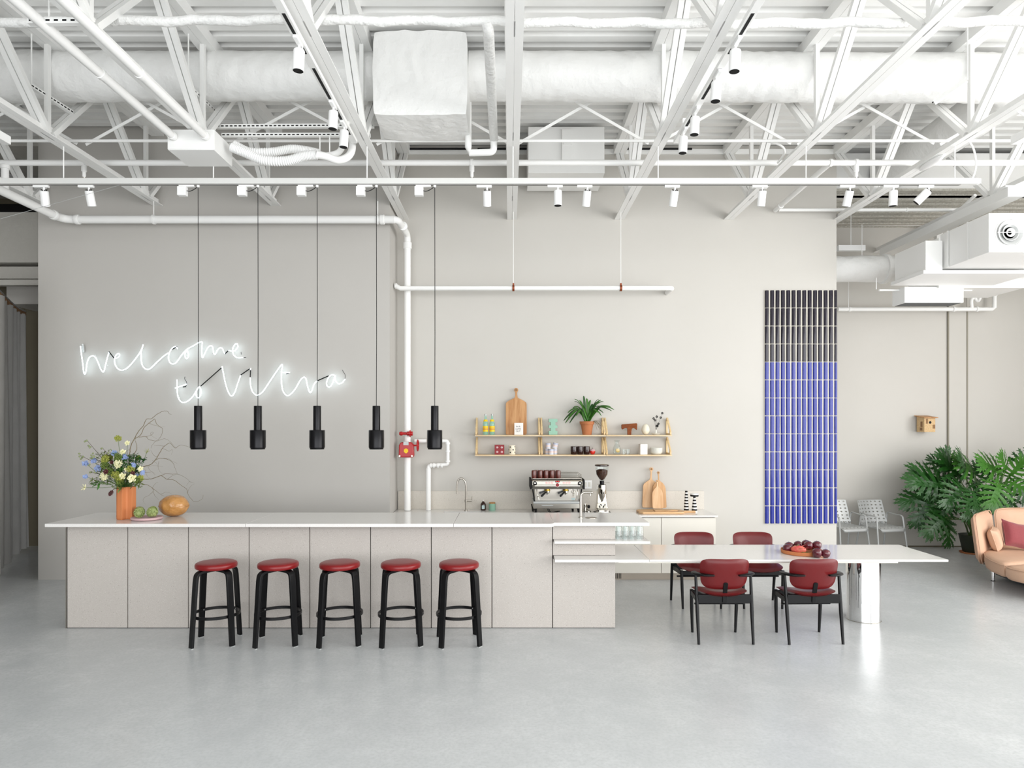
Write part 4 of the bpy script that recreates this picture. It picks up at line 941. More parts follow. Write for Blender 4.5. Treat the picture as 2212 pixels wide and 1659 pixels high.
# ================================================================ SOFA
SX, SY = 6.72, 9.28
t = thing('sofa', 'peach leather sofa with angled end, cut off by the right photo edge', 'sofa', (SX, SY, 0))
def sl_(pts): return [(p[0] - SX, p[1] - SY) for p in pts]
def slab(poly, z0, z1, r=.05, name='seat_cushion', m='peach', sub=0):
    P = sl_(poly); n = len(P); cx = sum(p[0] for p in P) / n; cy = sum(p[1] for p in P) / n; b = MB(); vs = []
    lev = [(z0, .90), (z0 + .012, .965), (z0 + .05, 1), (z1 - .05, 1), (z1 - .018, .985), (z1 - .003, .95), (z1 + .008, .8), (z1 + .012, .4)]
    for z, s_ in lev: vs += [(cx + (x - cx) * s_, cy + (y - cy) * s_, z) for x, y in P]
    fs = [tuple(range(n - 1, -1, -1)), tuple((len(lev) - 1) * n + k for k in range(n))]
    for i in range(len(lev) - 1): fs += [(i * n + k, i * n + (k + 1) % n, (i + 1) * n + (k + 1) % n, (i + 1) * n + k) for k in range(n)]
    b.add(vs, fs); o = b.build(name, m, t, ang=50)
    b = MB(); b.tube([Vector((cx + (x - cx) * .995, cy + (y - cy) * .995, z1 - .022)) for x, y in P], .007, 6, closed=True); b.build('piping', m, o); return o
slab([(8.0, 9.7), (6.95, 9.68), (6.5, 9.36), (6.36, 9.14), (6.22, 8.92), (6.12, 8.68), (6.06, 8.42), (6.07, 8.37), (6.14, 8.37), (8.0, 9.0)], .19, .365)
slab([(8.0, 8.97), (6.14, 8.34), (6.05, 8.32), (6.03, 8.22), (6.06, 8.05), (6.18, 7.85), (6.5, 7.65), (8.2, 7.2), (8.6, 8.0)], .18, .36)
slab([(9.4, 9.7), (8.03, 9.7), (8.03, 9.02), (9.4, 8.3)], .19, .365)
b = MB(); b.prism(sl_([(6.62, 9.3), (6.55, 8.85), (6.62, 8.5), (7.2, 7.9), (8.3, 7.6), (8.8, 9.3)]), .03, .185); b.build('plinth_base', 'greybase', t, bev=.01)
def backpad(p0, p1, z0, z1, th, lean, name='backrest'):
    p0 = Vector(p0) - Vector((SX, SY)); p1 = Vector(p1) - Vector((SX, SY)); d = (p1 - p0); L_ = d.length; d.normalize(); nrm = Vector((-d.y, d.x))
    out = [];
    for k in range(40):
        a = 2 * PI * k / 40; c, s_ = math.cos(a), math.sin(a); e = 2 / 9
        out.append((abs(c) ** e * (1 if c > 0 else -1) * L_ / 2, abs(s_) ** e * (1 if s_ > 0 else -1) * (z1 - z0) / 2))
    mid = (p0 + p1) / 2
    def fn(u, v, w_):
        q = mid + d * u + nrm * (w_ + lean * v); return Vector((q.x, q.y, (z0 + z1) / 2 + v))
    b = pad(fn, out, 6, th); o = b.build(name, 'peach', t, ang=70)
    b = MB(); b.tube([fn(u * .99, v * .99, -th * .45) for u, v in out], .007, 6, closed=True); b.build('piping', 'peach', o)
backpad((6.27, 9.17), (6.90, 9.76), .19, .86, .062, .12)
backpad((6.96, 9.78), (8.2, 9.84), .30, .88, .07, .12)
backpad((8.22, 9.84), (9.6, 9.8), .30, .885, .07, .12)
for x, y in ((6.42, 9.06), (9.1, 9.5)):
    b = MB(); b.tube([(x - SX, y - SY, .006), (x - SX, y - SY, .195)], .018, 14); b.build('leg', 'chrome', t)
    b = MB(); b.lathe([(.026, 0), (.026, .006)], 14, (x - SX, y - SY, 0)); b.build('foot', 'matte', t)
def pillow(name, label, c, w_, h, th, rot, m):
    t = thing(name, label, 'cushion', c); b = MB(); N_ = 14; Rm = Euler(rot).to_matrix()
    for side in (1, -1):
        def fn(u, v):
            x, y = u * 2 - 1, v * 2 - 1; k = (1 - x ** 4) * (1 - y ** 4); pinch = 1 - .10 * (1 - abs(x) ** 2) * abs(y) ** 2 ; pinch2 = 1 - .10 * (1 - abs(y) ** 2) * abs(x) ** 2
            return Rm @ Vector((x * w_ / 2 * pinch2, side * th / 2 * (max(0, k) ** .5), y * h / 2 * pinch))
        b.grid(fn, N_, N_)
    b.build('cover', m, t, ang=80)
    b = MB(); E = []
    for q in range(4):
        for k in range(N_):
            s_ = k / N_ * 2 - 1; x, y = [(s_, -1), (1, s_), (-s_, 1), (-1, -s_)][q]
            pinch = 1 - .10 * (1 - abs(x) ** 2) * abs(y) ** 2; pinch2 = 1 - .10 * (1 - abs(y) ** 2) * abs(x) ** 2
            E.append(Rm @ Vector((x * w_ / 2 * pinch2, 0, y * h / 2 * pinch)))
    b.tube(E, .005, 6, closed=True); b.build('piping', m, t)
pillow('sofa_cushion', 'peach leather cushion in the corner of the sofa', (6.60, 9.27, .525), .32, .30, .15, (R(-16), R(-6), R(50)), 'peach')
pillow('sofa_cushion', 'rose red wool cushion leaning on the sofa back', (6.87, 9.26, .575), .38, .37, .15, (R(-24), R(14), R(8)), 'rose')

# ================================================================ BIRD HOUSE
bx = W(2003, 0, 11.45).x
t = thing('bird_house', 'small pale wooden bird house fixed on the far wall', 'bird house', (bx, 11.48, 1.955), R(3))
b = MB(); b.prism([(-.10, 0), (.095, 0), (.095, .262), (-.10, .235)], -.10, .09, lambda u, v, w_: (w_, u, v)); b.build('box', 'osb', t, bev=.002)
b = MB(); b.prism([(-.14, .232), (.12, .268), (.12, .280), (-.14, .244)], -.125, .115, lambda u, v, w_: (w_, u, v)); b.build('roof', M['board'], t)
b = MB(); b.lathe([(.022, 0), (.022, .003)], 16, (.0, -.10, .16), Matrix.Rotation(R(90), 3, 'X')); b.build('entrance_hole', 'matte', t)
for c, d in (((-.055, -.102, .18), (.03, .006, .08)), ((.065, -.102, .09), (.04, .006, .065)), ((-.102, -.03, .13), (.006, .045, .09)), ((-.102, -.02, .05), (.006, .06, .05))):
    MB().box(c, d).build('patch', 'osbdark', t)

# ================================================================ BLUE TILE STRIP
t = thing('tile_panel', 'upright strip of half round glazed tiles, dark above and cobalt below, on the back wall', 'tiled panel', (3.642, YB - .012, .662))
H_ = 3.993 - .662; Wd = XR - 3.642
b = MB(); b.b2((0, 0, 0), (Wd, .0118, H_)); b.build('backing', 'grout', t)
ph = H_ / 13; pww = .0762
def tile_mesh(wd, m):
    b = MB(); n = 8; h = ph - .010; vs = []
    zs = [0.0, h * .33, h * .66, h]; sc = [1, 1, 1, 1]
    for z, s_ in zip(zs, sc):
        for k in range(n + 1):
            a = PI * k / n; vs.append((wd / 2 - wd / 2 * math.cos(a), -.020 * s_ * math.sin(a) ** .8, z))
    m_ = n + 1; fs = [(i * m_ + k, i * m_ + k + 1, (i + 1) * m_ + k + 1, (i + 1) * m_ + k) for i in range(3) for k in range(n)]
    fs += [tuple(range(m_)), tuple(3 * m_ + k for k in range(m_ - 1, -1, -1))]
    b.add(vs, fs); return b.mesh('tile', m=m, ang=60)
tm = {(c, m): tile_mesh(.056 if c < 13 else Wd - 13 * pww - .004, m) for c in (0, 13) for m in ('tiledark', 'tileblue')}
for j in range(13):
    for c in range(14):
        o = bpy.data.objects.new('tile', tm[(13 if c == 13 else 0, 'tiledark' if j >= 9 else 'tileblue')]); COL.objects.link(o); o.parent = t
        o.location = (.004 + c * pww + rnd.uniform(-.0012, .0012), 0, .005 + j * ph + rnd.uniform(-.001, .001)); o.rotation_euler = (0, rnd.uniform(-.006, .006), rnd.uniform(-.05, .05))

# ================================================================ WALL SHELVES
ZU, ZLo = 1.93, 1.655
def segs(): return [(-.475, .437), (.440, 1.343), (1.346, 2.262)]
for (z, which) in ((ZU, 'upper'), (ZLo, 'lower')):
    for (x0, x1), pos in zip(segs(), ('left', 'middle', 'right')):
        t = thing('wall_shelf', f'pale birch shelf with looped plywood ends, {which} row, {pos} one', 'shelf', ((x0 + x1) / 2, 9.6, z), group='birch wall shelves')
        hw = (x1 - x0) / 2
        b = MB(); b.b2((-hw, -.12, -.018), (hw, .145, 0)); b.build('plank', 'birch', t, bev=.001)
        out = [(.146, .001), (.146, .20), (.125, .228), (.095, .232), (-.085, .062), (-.10, .035), (-.098, .012), (-.075, .001)]
        out = smooth([(a, c_, 0) for a, c_ in out], 4, True); out = [(p.x, max(.0005, p.y)) for p in out]
        cxx = sum(p[0] for p in out) / len(out); cyy = sum(p[1] for p in out) / len(out)
        inn = [(cxx + (p[0] - cxx) * .72 + .004, cyy + (p[1] - cyy) * .76) for p in out]
        for s_ in (-1, 1):
            a0 = s_ * (hw - .004); a1 = s_ * (hw - .026)
            b = MB(); b.ring(out, inn, a0, a1, lambda u, v, w_: (w_, u, v)); b.build('bracket', 'birchz', t, bev=.001)
YS = 9.60
def sx(px, Y=YS): return (px - 1100) / F * Y
def shz(z): return z + .0005
# --- upper shelf
def bottle(x, label):
    t = thing('water_bottle', label, 'bottle', (x, YS - .02, shz(ZU)), group='green glass bottles on the upper shelf')
    b = MB(); b.lathe([(.0001, 0), (.035, 0), (.038, .01), (.038, .155), (.034, .18), (.017, .225), (.0135, .25), (.0135, .285)], 24); b.build('glass', 'greenglass', t)
    b = MB(); b.lathe([(.0386, .045), (.0386, .125)], 24); b.build('label_band', 'yellow', t)
    b = MB(); b.lathe([(.0326, .187), (.0225, .215)], 24); b.build('neck_label', 'yellow', t)
    b = MB(); b.lathe([(.015, .27), (.0155, .292), (.0001, .294)], 16); b.build('cap', 'alu', t)
    b = MB()
    for z, wd in ((.095, .042), (.078, .034)): b.lathe([(.0389, z - .004), (.0389, z + .004)], 24)
    b.build('label_stripe', M['orange'], t); return t
bt = bottle(sx(1049), 'green glass bottle with yellow label, left of the pair'); dup(bt, (sx(1063), YS - .02, shz(ZU)), None, 'green glass bottle with yellow label, right of the pair')
def board(name, label, x0, x1, zb, zs, zt, hw, hole, Y, m, lean=.06, skew=0, th=.018, shape='wide'):
    cx = (x0 + x1) / 2; w2 = (x1 - x0) / 2
    hgt = zt - zb; hs = zs - zb
    rr = hole * 1.9; hc = hgt - rr
    sh = [(w2, hs - .05), (w2 * .97, hs - .02), (w2 * .8, hs + .005), (w2 * .5, hs + .03), (hw * 1.9, hs + .055), (hw * 1.15, hs + .085), (hw, hs + .12)] if shape == 'wide' else [(w2, hs - .05), (w2 * .93, hs), (w2 * .6, hs + .05), (hw * 1.6, hs + .085), (hw, hs + .12)]
    sh = [p for p in sh if p[1] < hc - rr * 1.1] + [(hw, hc - rr * 1.15)]
    half = [(w2 - .022, 0), (w2 - .006, .006), (w2, .022), (w2, hs * .5)] + [(p.x, p.y) for p in smooth([(a, c_, 0) for a, c_ in sh], 3)]
    half += [(rr * math.sin(a), hc - rr * math.cos(a)) for a in [R(45 + 15 * k) for k in range(9)]] + [(0, hgt)]
    pts_ = half + [(-a, c_) for a, c_ in reversed(half[:-1])]
    t = thing(name, label, 'cutting board', (cx, Y, zb)); t.rotation_euler = (-lean, 0, 0)
    Tm = lambda u, v, w_: (u + skew * v, w_, v)
    b = MB(); b.prism(pts_, -th / 2, th / 2, Tm); b.build('board', m, t, bev=.002, ang=50)
    b = MB(); b.lathe([(hole, 0), (hole, .003)], 14, (skew * hc, -th / 2 - .0005, hc), Matrix.Rotation(R(90), 3, 'X')); b.build('hanging_hole', 'osbdark', t)
    return t
board('cutting_board', 'large oak cutting board with round ended handle on the upper shelf', sx(1092.5), sx(1138), shz(ZU), ZU + .47, ZU + .665, .014, .015, YS + .06, 'board', .05)
t = thing('lettered_card', 'small white card with three lines of lettering leaning on the oak board', 'card', (sx(1120.5), YS - .04, shz(ZU)))
b = MB(); b.prism([(-.062, 0), (.062, 0), (.062, .168), (-.062, .168)], -.012, .012, lambda u, v, w_: (u, w_, v)); b.build('card_block', 'paper', t, bev=.001)
for i, s_ in enumerate(('IN A', 'LOVE', 'OUT')): text_mesh(s_, .03, Matrix.Translation((-.008, -.0125, .108 - i * .034)) @ Matrix.Rotation(R(90), 4, 'X'), 'ink', t)
# mint block
t = thing('mint_block', 'stepped mint green ceramic block on the upper shelf', 'ornament', (sx(1194.5), YS, shz(ZU)))
h = .225; st_ = [(-.06, 0), (.06, 0), (.06, .055), (.032, .055), (.032, .095), (.06, .095), (.06, .135), (.032, .135), (.032, .18), (.06, .18), (.06, h), (-.06, h), (-.06, .18), (-.036, .18), (-.036, .135), (-.06, .135), (-.06, .095), (-.036, .095), (-.036, .055), (-.06, .055)]
b = MB(); b.prism(st_, -.05, .05, lambda u, v, w_: (u, w_, v)); b.build('stepped_body', 'mint', t, bev=.002)
# pot plant
t = thing('potted_plant', 'strap leaved green plant in a terracotta pot on the upper shelf', 'potted plant', (sx(1268), YS, shz(ZU)))
b = MB(); b.lathe([(.0001, 0), (.062, 0), (.088, .145), (.100, .147), (.105, .188), (.096, .189), (.09, .17), (.0001, .168)], 32); b.build('pot', 'terra', t)
b = MB(); b.lathe([(.089, .175), (.05, .19), (.0001, .195)], 20); b.build('soil', 'soil', t)
r5 = random.Random(5)
tips = [(-.36, .09), (-.33, .05), (-.30, .14), (-.27, .05), (-.30, .22), (-.22, .30), (-.20, .40), (-.20, .44), (-.12, .42), (-.05, .50), (.0, .46), (.06, .43), (.16, .44), (.22, .43), (.24, .40), (.20, .31), (.34, .31), (.40, .27), (.36, .25), (.28, .29), (.22, .17), (.25, .22), (-.18, .17), (-.25, .19), (.10, .36), (-.08, .34), (.14, .22), (-.12, .24)]
for i, (dx, dz) in enumerate(tips):
    dx *= .92; dz *= .86
    dy = r5.uniform(-.16, .05); a = Vector((r5.uniform(-.03, .03), r5.uniform(-.03, .03), .18)); tip = Vector((dx, dy, .12 + dz)); 
    rise = max(0.02, .32 - dz * .45); mid = a.lerp(tip, .5) + Vector((0, 0, rise * (.42 + abs(dx) * .5)))
    P = smooth([a, a.lerp(mid, .55) + Vector((0, 0, .02)), mid, mid.lerp(tip, .6) + Vector((0, 0, .015)), tip], 4); n_ = len(P)
    b = MB(); vs = []; fs = []
    for k, p in enumerate(P):
        d = (P[min(k + 1, n_ - 1)] - P[max(k - 1, 0)]).normalized(); x, y, _ = frame(d, Vector((0, -.6, 1)).normalized()); wd = .0175 * math.sin(PI * (.12 + .86 * k / (n_ - 1))) ** .6
        vs += [p - x * wd, p - y * .004, p + x * wd]
    for k in range(n_ - 1): fs += [(3 * k, 3 * k + 1, 3 * k + 4, 3 * k + 3), (3 * k + 1, 3 * k + 2, 3 * k + 5, 3 * k + 4)]
    b.add(vs, fs); b.build('leaf', 'leaf2' if i % 3 else 'leaf', t, thick=.0012, ang=60)
for k in range(10):
    a = r5.uniform(-.3, 1.0); b = MB(); x1 = .06 + r5.random() * .03; L_ = r5.uniform(.05, .17)
    b.tube(smooth([(x1, -.06 * r5.random(), .185), (x1 + L_ * .5, -.07, .20 - r5.random() * .03), (x1 + L_, -.07, .16 - r5.random() * .10)], 4), .0018, 5); b.build('root', 'twig', t)
# wooden T
t = thing('wooden_mallet', 'glossy brown wooden mallet shaped ornament standing on its handle', 'ornament', (sx(1359), YS, shz(ZU)), R(-6))
o_ = [(-.025, 0), (.028, 0), (.030, .05), (.036, .085), (.055, .10), (.08, .088), (.10, .07), (.108, .072), (.112, .155), (.10, .163), (-.098, .148), (-.108, .14), (-.108, .095), (-.10, .075), (-.085, .08), (-.06, .095), (-.035, .10), (-.026, .085)]
b = MB(); b.prism(o_, -.026, .026, lambda u, v, w_: (u, w_, v)); b.build('mallet_body', 'teak', t, bev=.006)
t = thing('ceramic_egg', 'large ivory egg on the upper shelf', 'egg', (sx(1394.5), YS, shz(ZU)))
b = MB(); b.lathe([(.0001, .0), (.02, .003), (.042, .022), (.056, .055), (.057, .075), (.05, .108), (.035, .135), (.018, .148), (.0001, .152)], 28); b.build('shell', 'ivory', t, ang=80)
t = thing('bud_vase', 'small white bud vase on a saucer holding black sprigs', 'vase', (sx(1417), YS, shz(ZU)))
b = MB(); b.lathe([(.0001, .002), (.04, 0), (.058, .012), (.066, .022), (.06, .02), (.02, .008), (.016, .02), (.010, .06), (.009, .075), (.006, .075), (.006, .05)], 24); b.build('vase_body', 'ceramic', t)
t = thing('black_sprig', 'black paper flower sprigs standing in the bud vase', 'sprig', (sx(1417), YS, ZU + .06))
def sp_(px, py): return Vector((sx(px) - sx(1417), rnd.uniform(-.01, .01), (CAMZ - (py - 921) / F * YS) - ZU - .06))
for (px, py) in ((1420, 920), (1430.5, 892.5), (1427.5, 902), (1419, 900), (1412, 904), (1415, 908), (1422.5, 915.5), (1418.5, 920)):
    q = sp_(px, py); b = MB(); b.tube([Vector((0, 0, 0)), q.lerp(Vector((0, 0, 0)), .5) + Vector((.003, 0, .004)), q], .0012, 5); sm = b.build('stem', 'ink', t)
    b = MB()
    for k in range(5):
        a = 2 * PI * k / 5 + px; d = Vector((math.cos(a), .3 * math.sin(a * 2), math.sin(a))); b.ball(q + d * .011, .0075, .004, .0075, 6, 4)
    b.build('flower', 'matte', sm)
# --- lower shelf
t = thing('red_block', 'square dark red block with four round dots on the lower shelf', 'ornament', (sx(1079), YS - .02, shz(ZLo)))
b = MB(); b.prism([(-.068, 0), (.068, 0), (.068, .136), (-.068, .136)], -.025, .025, lambda u, v, w_: (u, w_, v)); b.build('block', 'redcard', t, bev=.002)
for u in (-.032, .032):
    for v in (.036, .1):
        b = MB(); b.ball((u, -.026, v), .017, .005, .015, 12, 8); b.build('dot', M['pink'], t)
t = thing('spotted_cup', 'cream cup with black spots on the lower shelf', 'cup', (sx(1106), YS - .02, shz(ZLo)))
b = MB(); b.lathe([(.0001, 0), (.045, 0), (.047, .004), (.047, .128), (.044, .128), (.043, .01), (.0001, .008)], 28); b.build('cup_body', 'ivory', t)
for a, z in ((-120, .105), (-120, .03), (-70, .067), (-165, .067), (-30, .11), (-30, .03), (-95, .0), (10, .07)):
    if z == 0: continue
    d = Vector((math.cos(R(a)), math.sin(R(a)), 0)); b = MB(); x, y, _ = frame(d); b.lathe([(.0095, 0), (.0085, .0015)], 12, d * .0468 + Vector((0, 0, z)), Matrix((x, y, d)).transposed()); b.build('spot', 'matte', t)
def tin(x, y, z, rx, label, s_=1):
    t = thing('printed_tin', label, 'tin', (x, y, z), group='stack of blue and white tins'); t.rotation_euler = (0, rx, 0)
    b = MB(); b.lathe([(.0001, 0), (.034, 0), (.035, .003), (.035, .064), (.0365, .066), (.0365, .078), (.033, .08), (.0001, .079)], 24); b.build('tin_body', 'paper', t)
    for z_, w_, m in ((.012, .006, 'tinblue'), (.058, .006, 'tinblue'), (.07, .007, 'tinblue'), (.03, .006, 'tinred'), (.044, .006, 'tinred')):
        r_ = .0370 if z_ > .066 else .0356
        b = MB(); b.lathe([(r_, z_ - w_ / 2), (r_, z_ + w_ / 2)], 24); b.build('printed_band', m, t)
    return t
zt = shz(ZLo); x0 = sx(1190)
for (dx, dy, dz, rx, lab) in ((-.047, .02, 0, 0, 'bottom left tin of the small stack'), (0.0, -.06, 0, 0, 'front bottom tin of the small stack'), (.055, .02, 0, 0, 'bottom right tin of the small stack'), (-.038, .0, .081, 0, 'upright tin on top at the left of the stack'), (.052, .0, .086, R(14), 'tilted tin on top at the right of the stack')):
    tin(x0 + dx, YS + dy, zt + dz, rx, 'blue and white printed tin, ' + lab)
for k, lab in zip(range(3), ('left', 'middle', 'right')):
    t = thing('dark_mug', f'glossy dark brown cup on the lower shelf, {lab} of three', 'cup', (sx(1239) + k * .0905, YS - .02, shz(ZLo)), group='three dark brown cups')
    b = MB(); b.lathe([(.0001, 0), (.034, 0), (.041, .01), (.0445, .05), (.0445, .112), (.042, .114), (.041, .02), (.0001, .012)], 28); b.build('cup_body', 'mugdark', t)
t = thing('lacquer_apple', 'red and cream apple shaped pot on the lower shelf', 'ornament', (sx(1279.5), YS - .02, shz(ZLo)))
b = MB(); b.lathe([(.0001, 0), (.022, .002), (.036, .02), (.040, .042), (.038, .052)], 24); b.build('lower_half', 'apple', t, ang=80)
b = MB(); b.lathe([(.038, .052), (.035, .064), (.024, .078), (.008, .078), (.0001, .073)], 24); b.build('lid', M['pink'], t, ang=80)
b = MB(); b.tube([(0, 0, .073), (.003, 0, .095)], .003, 6); b.build('stalk', 'twigdark', t)
t = thing('glass_carafe', 'clear glass carafe with a lemon slice on the lower shelf', 'carafe', (sx(1332), YS - .02, shz(ZLo)))
b = MB(); b.lathe([(.0001, 0), (.045, 0), (.052, .015), (.052, .085), (.04, .125), (.027, .15), (.028, .17), (.04, .20)], 28); b.build('glass_body', 'glass', t)
t = thing('lemon_slice', 'lemon slice inside the glass carafe', 'lemon', (sx(1334), YS - .02, shz(ZLo) + .03))
b = MB(); b.lathe([(.0001, -.004), (.028, -.004), (.030, 0), (.028, .004), (.0001, .004)], 18, (0, 0, .026), Euler((R(70), R(25), 0)).to_matrix()); b.build('slice', 'lemon', t)
for k, lab in zip(range(2), ('left', 'right')):
    t = thing('small_glass', f'small clear tumbler beside the carafe, {lab} one', 'glass', (sx(1347.5) + k * .058, YS - .03 + k * .01, shz(ZLo)), group='two small tumblers on the lower shelf')
    b = MB(); b.lathe([(.0001, 0), (.025, .001), (.029, .075)], 24); b.build('glass_body', 'glass', t)
t = thing('white_box', 'white cardboard box with faint print on the lower shelf', 'box', (sx(1389), YS, shz(ZLo)), R(8))
b = MB(); b.b2((-.052, -.04, 0), (.052, .04, .146)); b.build('carton', 'paper', t, bev=.001)
for z, w_ in ((.11, .018), (.078, .026), (.05, .012)): MB().b2((-w_, -.041, z), (w_, -.0402, z + .003)).build('printed_line', 'steel', t)
for k in range(3):
    t = thing('shallow_bowl', ['lowest', 'middle', 'top'][k] + ' bowl of the off white stack on the lower shelf', 'bowl', (sx(1417.5), YS - .01, shz(ZLo) + k * .022), group='stack of off white bowls')
    b = MB(); b.lathe([(.0001, 0), (.05, 0), (.072, .012), (.083, .034), (.085, .050), (.082, .050), (.077, .03), (.066, .016), (.0001, .006)], 36); b.build('bowl_body', 'ceramic', t, ang=50)

# ================================================================ BACK COUNTER THINGS
ZC_ = CT + .0005
t = thing('soap_bottle', 'dark amber soap bottle with pale label beside the sink', 'bottle', (sx(1043.5, 9.55), 9.6, ZC_))
b = MB(); b.lathe([(.0001, 0), (.034, 0), (.037, .006), (.037, .085), (.026, .108), (.014, .115), (.014, .128)], 24); b.build('bottle_body', 'amberbottle', t)
b = MB(); b.lathe([(.010, .128), (.010, .142), (.004, .146)], 12); b.build('cap', 'paper', t)
b = MB(); b.prism(rrect(-.02, -.026, .02, .026, .008), -.0392, -.0375, lambda u, v, w_: (u + .002, w_, v + .047)); b.build('label_patch', 'label', t)
t = thing('mint_jar', 'mint green jar with wooden lid on the back counter', 'jar', (sx(1063, 9.55), 9.6, ZC_))
b = MB(); b.lathe([(.0001, 0), (.046, 0), (.048, .004), (.048, .092), (.045, .095)], 28); b.build('jar_body', 'mint', t)
b = MB(); b.lathe([(.043, .095), (.044, .108), (.040, .112), (.0001, .112)], 28); b.build('lid', 'board', t)
# espresso machine
EY = 9.24; ex = (1144 + 1262) / 2
t = thing('espresso_machine', 'stainless two group espresso machine with lit red buttons on the back counter', 'coffee machine', (sx(1202, EY), EY, ZC_))
k_ = EY / F
def E(px, z): return ((px - 1202) * k_, z)     # helper: photo px across, height in m above the counter
def ez(py): return (CAMZ - (py - 921) * k_) - ZC_
hw = 57 * k_
for (px, dy) in ((1157, -.1), (1249, -.1), (1153, .25), (1241, .25)):
    b = MB(); x = (px - 1202) * k_; b.tube([(x, dy, 0), (x - .006, dy, .1)], [.013, .022], 4); b.build('leg', 'matte', t)
b = MB(); b.b2((-51 * k_, -.16, .085), (51 * k_, .30, .15)); b.build('lower_body', 'steel', t, bev=.006)
b = MB(); b.b2((-51 * k_, -.166, .150), (51 * k_, .30, .180)); b.build('drip_tray', 'alu', t, bev=.003)
b = MB(); b.b2((-47 * k_, -.02, .178), (47 * k_, .29, .40)); b.build('back_panel', 'steel', t, bev=.003)
b = MB(); b.prism([(-.17, .345), (.30, .345), (.30, .475), (-.10, .475), (-.17, .455), (-.19, .40)], -54 * k_, 54 * k_, lambda u, v, w_: (w_, u, v)); b.build('upper_body', 'polished', t, bev=.006)
b = MB(); b.prism([(-.1915, .385), (-.178, .448), (-.176, .448), (-.189, .385)], -48 * k_, 48 * k_, lambda u, v, w_: (w_, u, v)); b.build('control_panel', 'steel', t)
for s_ in (-1, 1):
    b = MB(); b.prism([(-.195, .345), (.29, .345), (.29, .475), (-.12, .477), (-.195, .46)], s_ * 54.5 * k_, s_ * 58 * k_, lambda u, v, w_: (w_, u, v)); b.build('side_panel', 'matte', t, bev=.004)
    b = MB(); b.tube([(s_ * 52 * k_, -.14, .345), (s_ * 48 * k_, -.14, .18)], .010, 8); b.build('side_strut', 'matte', t)
for s_ in (-1, 1):
    b = MB(); b.lathe([(.026, 0), (.026, .02), (.022, .024)], 20, (s_ * 47.5 * k_, -.186, .425), Matrix.Rotation(R(90), 3, 'X')); kn = b.build('steam_knob', 'matte', t)
    b = MB(); b.lathe([(.012, .0241), (.012, .028), (.0001, .03)], 16, (s_ * 47.5 * k_, -.186, .425), Matrix.Rotation(R(90), 3, 'X')); b.build('knob_cap', 'polished', kn)
for g in (1179, 1185, 1191, 1215.5, 1221.5, 1227.5):
    c = Vector(((g - 1202) * k_, -.189, .432)); b = MB(); b.ring(circ(.0135, 14), circ(.0085, 14), -.004, .003, lambda u, v, w_: (c.x + u, c.y + w_, c.z + v)); b.build('button', 'ringglow', t)
b = MB(); b.box((0, -.187, .448), (.055, .012, .018)); b.build('display', 'matte', t)
b = MB(); b.box((-.013, -.194, .448), (.014, .002, .007)); b.box((.012, -.194, .448), (.016, .002, .007)); b.build('display_digits', 'redglow', t)
b = MB(); b.lathe([(.024, 0), (.024, .006), (.0001, .008)], 20, (0, -.186, .402), Matrix.Rotation(R(90), 3, 'X')); b.build('round_badge', 'redcard', t)
b = MB(); b.ring(circ(.028, 24), circ(.0245, 24), -.193, -.186, lambda u, v, w_: (u, w_, v + .402)); b.build('badge_ring', 'polished', t)
for g in (1181.5, 1221):
    x = (g - 1202) * k_
    b = MB(); b.lathe([(.036, .352), (.036, .33), (.04, .326), (.04, .315)], 20, (x, -.09, 0)); b.build('group_head', 'brass', t)
    b = MB(); b.lathe([(.034, .314), (.034, .292), (.026, .286), (.008, .28), (.006, .262)], 20, (x, -.09, 0)); pf = b.build('portafilter', 'polished', t)
    b = MB(); b.tube([(x - .02, -.11, .30), (x - .075, -.20, .262)], [.010, .015], 10); b.ball((x - .078, -.205, .26), .015, nu=10, nv=6); b.build('handle', 'matte', pf)
    b = MB(); b.tube([(x - .03, -.06, .312), (x - .1, -.12, .288)], [.012, .019], 10, flat=.5); b.build('paddle', M['greybase'], t)
b = MB(); b.ring(circ(.028, 20), circ(.023, 20), -.05, -.02, lambda u, v, w_: (36 * k_ + u, w_, .305 + v)); b.tube([(36 * k_, -.04, .335), (36 * k_, -.04, .24)], .004, 6); b.build('pressure_gauge', 'polished', t)
for s_ in (-1, 1):
    b = MB(); b.tube(smooth([(s_ * 43 * k_, -.12, .35), (s_ * 43 * k_, -.16, .30), (s_ * 39 * k_, -.17, .20)], 4), .005, 8); b.build('steam_wand', 'polished', t)
b = MB(); b.b2((-52 * k_, -.12, .476), (52 * k_, .28, .482)); b.build('cup_tray', 'steel', t)
b = MB()
for z in (.50, .52, .54):
    b.tube([(-50 * k_, .27, z), (50 * k_, .27, z)], .004, 6); b.tube([(50 * k_, .27, z), (54 * k_, -.05, z - .02)], .004, 6); b.tube([(-50 * k_, .27, z), (-54 * k_, -.05, z - .02)], .004, 6)
for x in (-52, -20, 10, 50): b.tube([(x * k_, .27, .48), (x * k_, .27, .54)], .004, 6)
b.build('tray_rail', 'steel', t)
b = MB()
for s_, z in ((-.02, .16), (0, .158)): b.tube(smooth([(s_ - .16, .05, .085), (s_ - .11, .03, .07), (s_ - .08, .02, .02), (s_ - .03, .05, .008), (s_ + .06, .2, .008)], 5), .005, 6)
b.build('hose', 'matte', t)
b = MB(); b.box((-.13, -.1612, .128), (.15, .002, .012)); b.build('name_strip', 'alu', t)
b = MB(); b.box((36 * k_, -.022, .2), (.05, .003, .024)); b.build('data_label', 'label', t)
